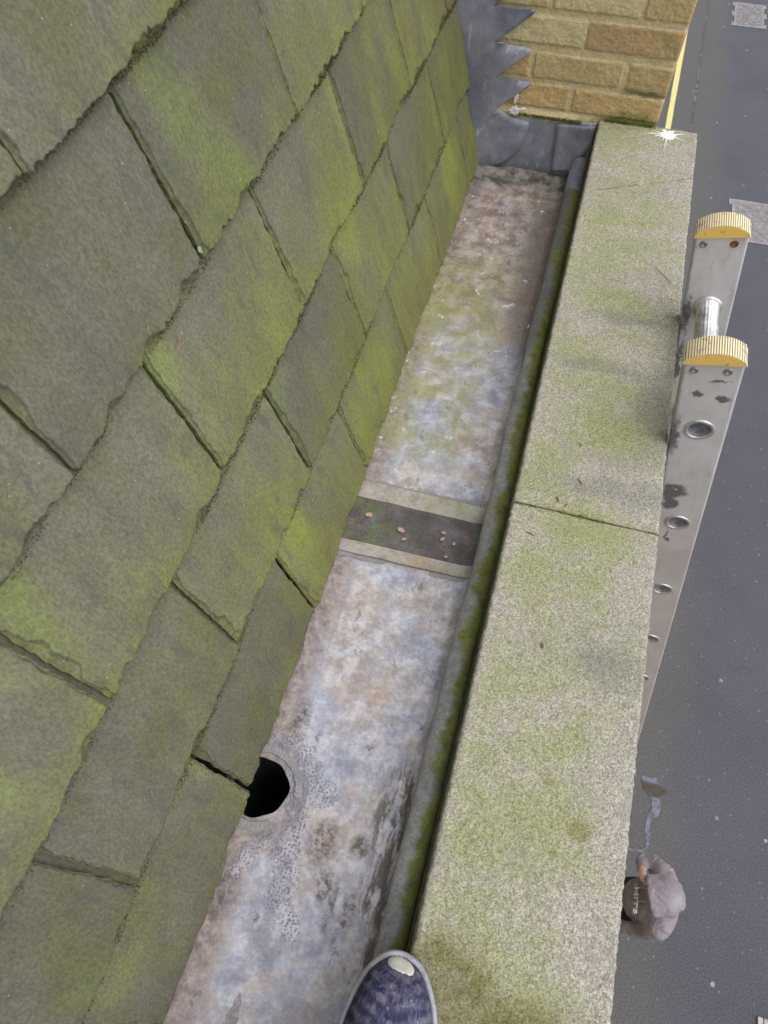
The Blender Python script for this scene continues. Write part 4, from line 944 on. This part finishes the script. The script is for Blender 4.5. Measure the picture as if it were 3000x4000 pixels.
def leafbit(name, x, y, z, L_, w, a, mat, label, cat, grp=None, curl=.15, ratio=None):
    V = []; F = []; n = 9; ca, sa = math.cos(a), math.sin(a); s0 = rng.uniform(0, 99)
    for i in range(n):
        t = i/(n-1); hw = w*math.sin(math.pi*min(1, max(.02, t*.94+.03)))**.7/2; u = (t-.5)*L_
        bend = curl*L_*math.sin(t*2.6+s0)*.25
        for k, hs in ((-1, 0), (0, 1), (1, 0)):
            lx, ly = u, k*hw*(1+.5*(float(vn(t*9+s0, k+3, 5))-.5))+bend
            V.append((x+lx*ca-ly*sa, y+lx*sa+ly*ca, z+.0006+curl*L_*(t-.5)**2*.7+(0 if k else .0006)))
    b0 = len(V)
    V += [(p[0], p[1], p[2]-.0005) for p in V[:b0]]
    for i in range(n-1):
        for k in range(2):
            q = (i*3+k, i*3+k+1, (i+1)*3+k+1, (i+1)*3+k); F.append(q[::-1]); F.append(tuple(b0+j for j in q))
    for i in range(n-1):
        F.append((i*3, (i+1)*3, b0+(i+1)*3, b0+i*3)); F.append((i*3+2, b0+i*3+2, b0+(i+1)*3+2, (i+1)*3+2))
    F.append((0, b0, b0+1, 1)); F.append((1, b0+1, b0+2, 2)); e = (n-1)*3; F.append((e, e+1, b0+e+1, b0+e)); F.append((e+1, e+2, b0+e+2, b0+e+1))
    o = link(name, mesh(name, V, F), mat, None, False); return tag(o, label, cat, grp)
gT = 'twigs and dry bits on the coping'
leafbit('dry_twig', .110, .622, .1378, .011, .0022, R(-50), twigM, 'red-brown twig on the coping, just beyond the white lichen patch', 'twig', gT)
leafbit('dry_twig', .083, .583, .1378, .009, .0022, R(-60), twigM, 'red-brown twig just beyond the mossy coping joint, left one of two', 'twig', gT)
leafbit('dry_twig', .096, .576, .1378, .008, .0026, R(60), twigM, 'short orange bit touching the mossy coping joint, right one of two', 'twig', gT)
leafbit('dry_twig', .102, .690, .1378, .007, .002, R(-60), twigM, 'small brown twig halfway between two lichen rosettes', 'twig', gT)
leafbit('dry_twig', .055, .515, .1378, .013, .002, R(-20), twigM, 'thin pale brown twig just this side of the mossy joint', 'twig', gT)
leafbit('dry_leaf', .082, .405, .1378, .010, .006, R(10), fragM, 'crinkled pinkish leaf scrap on the middle of the near slab', 'leaf', gT)
leafbit('dry_leaf', .098, .355, .1378, .008, .004, R(-70), plain('dark_leaf', (.12,.085,.07), .85), 'dark brown leaf scrap on the near slab', 'leaf', gT)
leafbit('dry_leaf', .213, 1.052, .1378, .007, .005, R(0), plain('yellow_bit', (.55,.42,.08), .8), 'tiny yellow flake near the street edge of the coping', 'leaf', gT)
leafbit('pale_stalk', .190, 1.105, .138, .050, .0018, R(-48), paleM, 'long curved straw-coloured stalk lying on the far coping slab', 'stalk', None, .5)
leafbit('white_feather', -.022, 1.060, .004, .012, .004, R(80), whiteM, 'tiny white feather scrap against the lead roll', 'feather')
gF = 'leaf scraps on the rubber strip'
for (x, y, L_, w, a, lab) in ((-.201,.557,.012,.009,20,'pinkish leaf scrap nearest the slates on the dark rubber strip'),(-.142,.543,.013,.008,-30,'largest leaf scrap, in the middle of the dark rubber strip'),(-.133,.528,.009,.005,40,'thin leaf scrap just below the largest one on the rubber strip'),
    (-.073,.557,.009,.007,10,'leaf scrap nearest the upper edge of the rubber strip'),(-.073,.545,.009,.006,60,'leaf scrap right of the middle of the rubber strip'),(-.053,.541,.007,.005,80,'small pale scrap nearest the lead roll on the rubber strip'),(-.060,.515,.006,.005,30,'triangular scrap near the lower edge of the rubber strip')):
    leafbit('leaf_scrap', x, y, .0072, L_, w, R(a), fragM, lab, 'leaf', gF)
tw = leafbit('dry_twig', 0, 0, 0, .013, .0024, R(-62), twigM, 'lone brown twig stuck on a slate high above the gutter', 'twig', gT)
q_ = RP(np.array(.421), np.array(.508), np.array(.0018)); tw.location = q_.tolist(); tw.rotation_euler = (0, TH, 0)
li = leafbit('lichen_scrap', 0, 0, 0, .009, .0055, R(20), plain('pale_lichen', (.27,.34,.24), .95, .1), 'pale green lichen scrap caught in the joint between two big slates', 'lichen')
q_ = RP(np.array(.506), np.array(.553), np.array(.0108)); li.location = q_.tolist(); li.rotation_euler = (0, TH, 0)

# ================================================================ SHOE (the photographer's)
ZS = .1385
out = [(.0130,-.0167),(.0075,-.0167),(.0015,-.0182),(-.0045,-.0216),(-.0115,-.0282),(-.0185,-.0361),(-.0240,-.0480),(-.0288,-.0643),(-.0318,-.080),(-.0335,-.0938),(-.034,-.120),(-.031,-.150),(-.024,-.180),(-.018,-.210),(-.016,-.240),(-.015,-.262),(-.008,-.282),(.010,-.292),(.030,-.290),(.046,-.278),(.054,-.255),(.057,-.225),(.060,-.190),(.0645,-.150),(.0660,-.115),(.0648,-.090),(.0616,-.0663),(.0572,-.0535),(.0516,-.0434),(.0460,-.0345),(.0395,-.0268),(.0330,-.0217),(.0255,-.0184),(.0190,-.0170)]
shoe = thing('shoe', 'navy knitted trainer with pale sole and white toe patch, toe on the coping', 'shoe', (.015,-.15,ZS))
op = np.array(out); cS = np.array([.016, -.15])
def loop(k_in, z, smooth=1):
    """inset of the outline by k_in metres"""
    P = op.copy(); nx = np.roll(P, -1, 0)-np.roll(P, 1, 0); nn = np.stack([-nx[:, 1], nx[:, 0]], 1); nn /= np.linalg.norm(nn, axis=1)[:, None]
    s = -1 if ((nn*(P-cS)).sum(1).mean() > 0) else 1
    return np.column_stack([P+nn*s*k_in, np.full(len(P), z)])
def resamp(P, n=180):
    Q = np.vstack([P, P[:1]]); d = np.r_[0, np.cumsum(np.linalg.norm(np.diff(Q[:, :2], axis=0), axis=1))]; t = np.linspace(0, d[-1], n, endpoint=False)
    R_ = np.stack([np.interp(t, d, Q[:, k]) for k in range(3)], 1)
    for _ in range(4): R_ = (np.roll(R_, 1, 0)+2*R_+np.roll(R_, -1, 0))/4
    return R_
def stack(loops, capit=True):
    n = len(loops[0]); V = np.vstack(loops); F = []
    for j in range(len(loops)-1):
        for k in range(n): F.append((j*n+k, j*n+(k+1) % n, (j+1)*n+(k+1) % n, (j+1)*n+k))
    if capit: F.append(tuple((len(loops)-1)*n+k for k in range(n))[::-1] if 0 else tuple((len(loops)-1)*n+k for k in range(n)))
    F.append(tuple(range(n))[::-1])
    return V, F
soleL = [resamp(loop(.0035, ZS)), resamp(loop(.0005, ZS+.003)), resamp(loop(0, ZS+.010)), resamp(loop(.0002, ZS+.018)), resamp(loop(.0012, ZS+.0235)), resamp(loop(.0042, ZS+.0245)), resamp(loop(.0062, ZS+.0220))]
V, F = stack(soleL)
sm_ = M('scuffed_rubber_sole', .85, .15); n = sm_.noise(70, 5, .7, sm_.map((1,1,6))); f = sm_.noise(25, 4, .6); sc_ = sm_.mix(sm_.mr(n, .4, .65), (.36,.36,.42), (.22,.21,.21)); sc_ = sm_.mix(sm_.ma('MULTIPLY', sm_.mr(f, .5, .7), .5), sc_, (.36,.33,.27))
link('sole', mesh('sole', V, F), sm_.done(sc_, sm_.bump(n, .4, .001)), shoe)
# knitted upper: height field shaped as a dome over the inset outline
def upz(x, y):
    s = np.clip((-.018-y)/.13, 0, 1)
    return ZS+.020+.022*np.sqrt(np.clip(s*4, 0, 1))+.040*s**1.4
loops = []; 
base = resamp(loop(.0048, 0)); cx_ = .0155
for f_ in np.r_[np.linspace(0, .10, 6), np.linspace(.13, .90, 44)]:
    L_ = base.copy(); ax = np.column_stack([np.full(len(L_), cx_), np.clip(L_[:, 1], -.262, -.055)])
    L_[:, :2] = L_[:, :2]*(1-f_)+ax*f_
    prof_ = np.sqrt(np.clip(1-(1-min(1, f_*1.15))**2.3, 0, 1))
    top_ = .020+.024*sst(-.02, -.055, L_[:, 1])+.034*sst(-.05, -.16, L_[:, 1])
    z = ZS+.0205+top_*prof_
    # knit rows with soft folds across the vamp
    rr_ = -L_[:, 1]+.35*np.abs(L_[:, 0]-cx_)**1.3*1.2
    fold = .0009*np.sin(rr_*2*math.pi/.0125+1.2*np.sin(L_[:, 0]*70))*sst(.035, .055, rr_)*sst(.05, .3, f_)
    z = z+fold+.0012*(fbm(L_[:, 0]*90, L_[:, 1]*90, 3, 3)-.5)
    L_[:, 2] = z; loops.append(L_)
V, F = stack(loops)
def mat_knit():
    m = M('navy_knit', 1.0, .03)
    P = m.xyz(); n = m.noise(60, 5, .7); f = m.noise(500, 3, .8); k = m.noise(260, 3, .7, m.map((1,.25,1)))
    rr = m.ma('SUBTRACT', m.ma('MULTIPLY', m.ma('ABSOLUTE', m.ma('SUBTRACT', P[0], .0155)), .35), P[1])
    wv = m.ma('SINE', m.ma('ADD', m.ma('MULTIPLY', rr, 2*math.pi/.0125), m.ma('MULTIPLY', n, 2.5)))
    col = m.mix(m.mr(wv, -.8, .8), (.036,.037,.080), (.060,.059,.112)); col = m.mix(m.ma('MULTIPLY', m.mr(k, .46, .66), .45), col, (.19,.185,.25))
    du = m.mr(m.ma('ADD', n, m.ma('MULTIPLY', m.mr(wv, -1, 1), .08)), .54, .68); col = m.mix(m.ma('MULTIPLY', du, .38), col, (.27,.25,.27))
    sp = m.ma('MULTIPLY', m.mr(m.vor(190), .22, .12), m.ma('GREATER_THAN', m.noise(80, 2), .53)); col = m.mix(m.ma('MULTIPLY', sp, .55), col, (.42,.40,.37))
    edge = m.mr(m.ma('ADD', P[2], m.ma('MULTIPLY', n, .012)), ZS+.036, ZS+.030); col = m.mix(m.ma('MULTIPLY', edge, .5), col, (.075,.07,.11))
    b = m.bump(f, .6, .0006); b = m.bump(m.noise(230, 3, .7, m.map((1,.5,1))), .8, .0010, b)
    return m.done(col, b)
knitM = mat_knit()
link('upper', mesh('upper', V, F), knitM, shoe)
from mathutils.bvhtree import BVHTree
bv = BVHTree.FromPolygons([Vector(v) for v in V], F)
pt = [(-.0005,-.0304),(-.0003,-.0268),(.0030,-.0245),(.0070,-.0228),(.0111,-.0224),(.0165,-.0228),(.0217,-.0242),(.0262,-.0268),(.0282,-.0300),(.0270,-.0335),(.0235,-.0345),(.0200,-.0338),(.0175,-.0348),(.0150,-.0340),(.0120,-.0345),(.0090,-.0330),(.0060,-.0336),(.0025,-.0325)]
def drop(x, y): 
    h = bv.ray_cast(Vector((x, y, .5)), Vector((0, 0, -1))); return h[0].z if h[0] else ZS+.03
cxp = (.0140, -.0290); V3 = []; F3 = []; n = len(pt)
P_ = np.array(pt); P_ = resamp(np.column_stack([P_, np.zeros(n)]), 72); n = 72
for f_, h in ((1.0, -.0006), (.97, .0010), (.7, .0014), (.4, .0014), (.12, .0014)):
    for p in P_: 
        x = cxp[0]+(p[0]-cxp[0])*f_; y = cxp[1]+(p[1]-cxp[1])*f_+.0004*float(vn(p[0]*2500, 3, 3)-.5)*(f_ > .9)*2; V3.append((x, y, drop(x, y)+h))
for j in range(4):
    for k in range(n): F3.append((j*n+k, j*n+(k+1) % n, (j+1)*n+(k+1) % n, (j+1)*n+k))
F3.append(tuple(4*n+k for k in range(n)))
link('toe_patch', mesh('toe_patch', V3, F3), plain('scuffed_white', (.56,.54,.48), .8, .2, var=.3, sc=120), shoe)
# collar and a sock rising out of frame
bm = bmesh.new(); rs = []
for z, r1, r2, dy in ((ZS+.070, .026, .040, -.222), (ZS+.088, .027, .040, -.226), (ZS+.096, .030, .043, -.228), (ZS+.098, .026, .038, -.228), (ZS+.13, .026, .034, -.232), (ZS+.20, .030, .036, -.240), (ZS+.26, .034, .040, -.246)):
    rs.append([bm.verts.new((.018+r1*math.cos(t), dy+r2*math.sin(t), z)) for t in np.linspace(0, 2*math.pi, 28, endpoint=False)])
for a, b in zip(rs, rs[1:]):
    for k in range(28): bm.faces.new((a[k], a[(k+1) % 28], b[(k+1) % 28], b[k]))
bm.faces.new(rs[-1]); bmdone(bm, 'sock', plain('dark_sock', (.04,.04,.05), .9), shoe, True)
# ================================================================ PERSON in the street
def skin(name, chains, mat, parent, sub=2, loc=None):
    """chains: list of lists of (x,y,z,rx[,ry]); chains after the first start at a vertex index given by ('j',i)"""
    V = []; E = []; Rr = []
    for ch in chains:
        prev = None
        for q in ch:
            if q[0] == 'j': prev = q[1]; continue
            V.append(q[:3]); Rr.append((q[3], q[4] if len(q) > 4 else q[3]))
            if prev is not None: E.append((prev, len(V)-1))
            prev = len(V)-1
    me = D.meshes.new(name); me.from_pydata(V, E, []); o = D.objects.new(name, me); COL.objects.link(o)
    sk = o.modifiers.new('skin', 'SKIN'); sk.use_smooth_shade = True
    if not me.skin_vertices: 
        me.attributes  # layer is created by the modifier
    for i, sv in enumerate(me.skin_vertices[0].data): sv.radius = Rr[i]; sv.use_root = (i == 0)
    ss = o.modifiers.new('subdiv', 'SUBSURF'); ss.levels = sub; ss.render_levels = sub
    me.materials.append(mat)
    if parent: o.parent = parent
    return o
px_, py_ = 1.665, .665
per = thing('person', 'person in a grey hooded sweatshirt, hood up, one hand raised to the mouth', 'person', (px_, py_, G))
skinM = plain('skin_tone', (.62,.36,.30), .55, .35, var=.12)
def mat_hoodie():
    m = M('grey_sweatshirt', .95, .1); n = m.noise(7, 4, .6); f = m.noise(120, 3, .7)
    col = m.mix(m.mr(n, .35, .65), (.225,.198,.222), (.285,.255,.285)); col = m.mix(.3, col, m.mix(f, (.3,.3,.3), (.7,.7,.7)), 'OVERLAY')
    b = m.bump(m.noise(9, 3, .5, m.map((1,1,.6)), 1.5), .8, .03); return m.done(col, m.bump(f, .3, .002, b))
hoodM = mat_hoodie(); jeanM = plain('dark_jeans', (.025,.027,.04), .9, .1, sc=20); bootM = plain('black_boots', (.02,.02,.02), .6)
# local frame: faces -X, right hand side is +Y
body = skin('body', [
    [(.02,0,.92,.10,.10),(.02,0,1.05,.09,.09),(.03,0,1.22,.09,.09),(.04,0,1.38,.07,.07),(.02,0,1.47,.06,.06),(-.015,0,1.53,.055,.055),(-.035,0,1.58,.074,.066),(-.035,0,1.65,.070,.064)],
    [('j',3),(.04,.15,1.36,.035),(-.02,.225,1.27,.034),(-.060,.245,1.215,.030),(-.105,.165,1.335,.028),(-.125,.115,1.42,.027,.03),(-.130,.088,1.475,.030,.030)],
    [('j',3),(.04,-.15,1.36,.035),(.015,-.20,1.20,.034),(-.005,-.205,1.06,.032),(-.06,-.20,.96,.030),(-.12,-.195,.86,.027),(-.135,-.193,.80,.026,.032)],
    [('j',0),(.03,.09,.84,.085),(.0,.10,.50,.062),(.05,.10,.12,.042),(.04,.10,.06,.04),(-.10,.11,.035,.032)],
    [('j',0),(.03,-.09,.84,.085),(-.03,-.09,.50,.062),(-.02,-.09,.12,.042),(-.03,-.09,.06,.04),(-.17,-.09,.035,.032)]], skinM, per)
# hand at the mouth: palm plus five separate fingers, part of the skin-coloured figure
def hand(cx, cy, cz, dx, dy, dz, up, name):
    d = Vector((dx, dy, dz)).normalized(); u = Vector(up).normalized(); s = d.cross(u).normalized(); c = Vector((cx, cy, cz)); ch = []
    for i, (off, L1) in enumerate(((-.030, .066), (-.010, .078), (.011, .074), (.030, .058))):
        b = c+u*off*.9; t = [b, b+d*L1*.40-s*.004, b+d*L1*.75-s*.018, b+d*L1*.95-s*.036]
        ch.append([(p.x, p.y, p.z, r) for p, r in zip(t, (.0105, .0098, .009, .008))])
    b = c-d*.045-u*.030; t = [b, b-u*.022+d*.012, b-u*.036+d*.035-s*.01, b-u*.040+d*.055-s*.02]
    ch.append([(p.x, p.y, p.z, r) for p, r in zip(t, (.013, .012, .0105, .009))])
    for k, q in enumerate(ch): skin('thumb' if k == 4 else 'finger', [q], skinM, per, 2)
hand(-.132, .072, 1.500, .12, -.75, .55, (-.9, .1, .3), 'right')
hand(-.145, -.192, .765, -.25, 0, -1, (-1, 0, .25), 'left')
def blob(name, chains, mat, parent, vox=.011, extra=(), folds=.0):
    """union of ellipsoids swept along joint chains, fused into one continuous surface"""
    tb = bmesh.new(); bmesh.ops.create_icosphere(tb, subdivisions=2, radius=1); tv = np.array([v.co[:] for v in tb.verts]); tf = [[v.index for v in f.verts] for f in tb.faces]; tb.free()
    cs = list(extra)
    for ch in chains:
        for p, q in zip(ch, ch[1:]):
            L_ = math.dist(p[:3], q[:3]); k_ = max(2, int(L_/(.22*min(p[3:]+q[3:])))+1)
            for i in range(k_+1): t_ = i/k_; cs.append(tuple(a_*(1-t_)+b_*t_ for a_, b_ in zip(p, q)))
    V = []; F = []
    for i, c_ in enumerate(cs):
        V.append(tv*np.array(c_[3:6])+np.array(c_[:3])); F += [tuple(j+i*len(tv) for j in f) for f in tf]
    o = D.objects.new(name, mesh(name, np.vstack(V), F)); COL.objects.link(o)
    rm_ = o.modifiers.new('r', 'REMESH'); rm_.mode = 'VOXEL'; rm_.voxel_size = vox
    sm2 = o.modifiers.new('s', 'SMOOTH'); sm2.iterations = 5; sm2.factor = .6
    dg = bpy.context.evaluated_depsgraph_get(); me = D.meshes.new_from_object(o.evaluated_get(dg)); D.objects.remove(o)
    n_ = len(me.vertices); co = np.empty(n_*3); me.vertices.foreach_get('co', co); co = co.reshape(-1, 3); no = np.empty(n_*3); me.vertices.foreach_get('normal', no); no = no.reshape(-1, 3)
    if folds:
        d_ = np.abs(fbm(co[:, 0]*7+co[:, 2]*5, co[:, 1]*9-co[:, 2]*4, 33, 3)-.5)*2; co = co-no*(folds*(1-sst(0, .35, d_)))[:, None]
        me.vertices.foreach_set('co', co.ravel()); me.update()
    me.materials.clear(); me.name = name
    return link(name, me, mat, parent, True, False)
HY = R(15)
def hrot(x, y): return (-.02+(x+.02)*math.cos(HY)-y*math.sin(HY), (x+.02)*math.sin(HY)+y*math.cos(HY))
hood = []
for i in range(22):
    v = i/21; x = -.145+.215*v
    hw_ = .104-.040*max(0, v-.55)/.45; top = 1.690+.032*math.sin(min(1, v/.55)*math.pi/2)-.20*max(0, v-.50)**1.4
    for j in range(25):
        a_ = R(-120+240*j/24); yy = hw_*math.sin(a_)*(1.04 if abs(a_) > 1.2 else 1); cz = 1.60; zz = cz+(top-cz)*math.cos(a_) if abs(a_) < math.pi/2 else cz+math.cos(a_)*.20
        X_, Y_ = hrot(x+.035*(1-v)*(1-math.cos(a_)), yy); rr_ = .021 if v > .06 else .024
        hood.append((X_, Y_, zz, rr_, rr_, rr_))
blob('sweatshirt', [
    [(.0,0,.93,.125,.150,.08),(.0,0,1.10,.128,.160,.10),(.01,-.01,1.26,.130,.180,.10),(.030,-.01,1.36,.120,.185,.075),(.050,.0,1.43,.088,.120,.055),(.045,.01,1.49,.070,.080,.05)],
    [(.040,.12,1.385,.085,.080,.070),(.035,.165,1.36,.078,.072,.075),(-.02,.225,1.27,.066,.060,.065),(-.060,.248,1.215,.055,.050,.055),(-.088,.215,1.255,.048,.050,.048),(-.112,.150,1.355,.040,.040,.042)],
    [(.040,-.13,1.375,.088,.085,.072),(.030,-.175,1.33,.080,.075,.085),(.015,-.200,1.20,.066,.062,.07),(-.005,-.205,1.06,.058,.054,.06),(-.06,-.200,.96,.050,.048,.05),(-.11,-.195,.88,.044,.043,.045)],
    [(.045,.0,1.49,.075,.09,.05),(.060,.0,1.52,.05,.075,.05)]], hoodM, per, .0095, hood+[(.055,.03,1.41,.085,.165,.075),(.05,-.06,1.40,.085,.155,.075),(.06,.0,1.47,.065,.115,.055)], .0035)
skin('trousers', [
    [(.02,0,.93,.125,.160),(.02,0,.86,.10,.15)],
    [('j',1),(.03,.095,.78,.095),(.0,.105,.50,.078),(.045,.105,.14,.068),(.045,.105,.07,.066)],
    [('j',1),(.03,-.095,.78,.095),(-.03,-.095,.50,.078),(-.02,-.095,.14,.068),(-.02,-.095,.07,.066)]], jeanM, per)
skin('boot', [[(.06,.105,.05,.045,.05),(-.02,.108,.045,.045,.05),(-.12,.115,.035,.032,.045),(-.17,.115,.03,.025,.035)]], bootM, per)
skin('boot', [[(.0,-.095,.05,.045,.05),(-.08,-.095,.045,.045,.05),(-.18,-.10,.035,.032,.045),(-.23,-.10,.03,.025,.035)]], bootM, per)
hair = skin('hair', [[(-.02,0,1.65,.072,.066),(-.015,0,1.67,.060,.055)]], plain('dark_hair', (.03,.02,.015), .7), per)
# face features sit on the body's head
for sy in (-1, 1): skin('eye', [[(-.100, sy*.028, 1.60, .009),(-.104, sy*.028, 1.60, .007)]], plain('eye_white', (.5,.48,.45), .3), per, 1)
skin('nose', [[(-.098,0,1.603,.009),(-.116,0,1.578,.012),(-.106,0,1.571,.010)]], skinM, per, 1)
skin('mouth', [[(-.094,-.02,1.545,.006),(-.100,0,1.544,.007),(-.094,.02,1.545,.006)]], plain('lips', (.45,.18,.16), .5), per, 1)
for sy in (-1, 1): skin('ear', [[(-.030, sy*.068, 1.61, .012,.006),(-.026, sy*.070, 1.58, .010,.006)]], skinM, per, 1)
# drawstrings and chest print
cordM = plain('grey_cord', (.28,.25,.27), .9); 
for y in (.030, -.050): skin('drawstring', [[(-.085, y, 1.47, .006),(-.105, y*1.02, 1.42, .006),(-.126, y*1.05, 1.32, .006),(-.131, y*1.1, 1.22, .007)]], cordM, per, 1)
inkM = plain('white_print', (.72,.69,.74), .8, .2, var=.1); ink2 = plain('faded_print', (.42,.39,.38), .8, .2, var=.2)
def print_text(txt, y, z, size, mat):
    cu = D.curves.new('lettering', 'FONT'); cu.body = txt; cu.size = size; cu.align_x = 'CENTER'; cu.extrude = .0025; cu.offset = .0012
    o = D.objects.new('lettering', cu); COL.objects.link(o)     # reads from the wearer's right (+Y) to left, tops towards the chin, facing -X
    me = D.meshes.new_from_object(o); D.objects.remove(o); me.name = 'lettering'
    o = link('lettering', me, mat, per, False, False)
    o.matrix_local = Matrix(((0,0,-1,-.131),(-1,0,0,y),(0,1,0,z),(0,0,0,1))) @ Matrix.Rotation(R(-6), 4, 'X')
    return o
print_text('HITS', -.048, 1.300, .085, inkM); print_text('THE', .020, 1.275, .045, ink2)
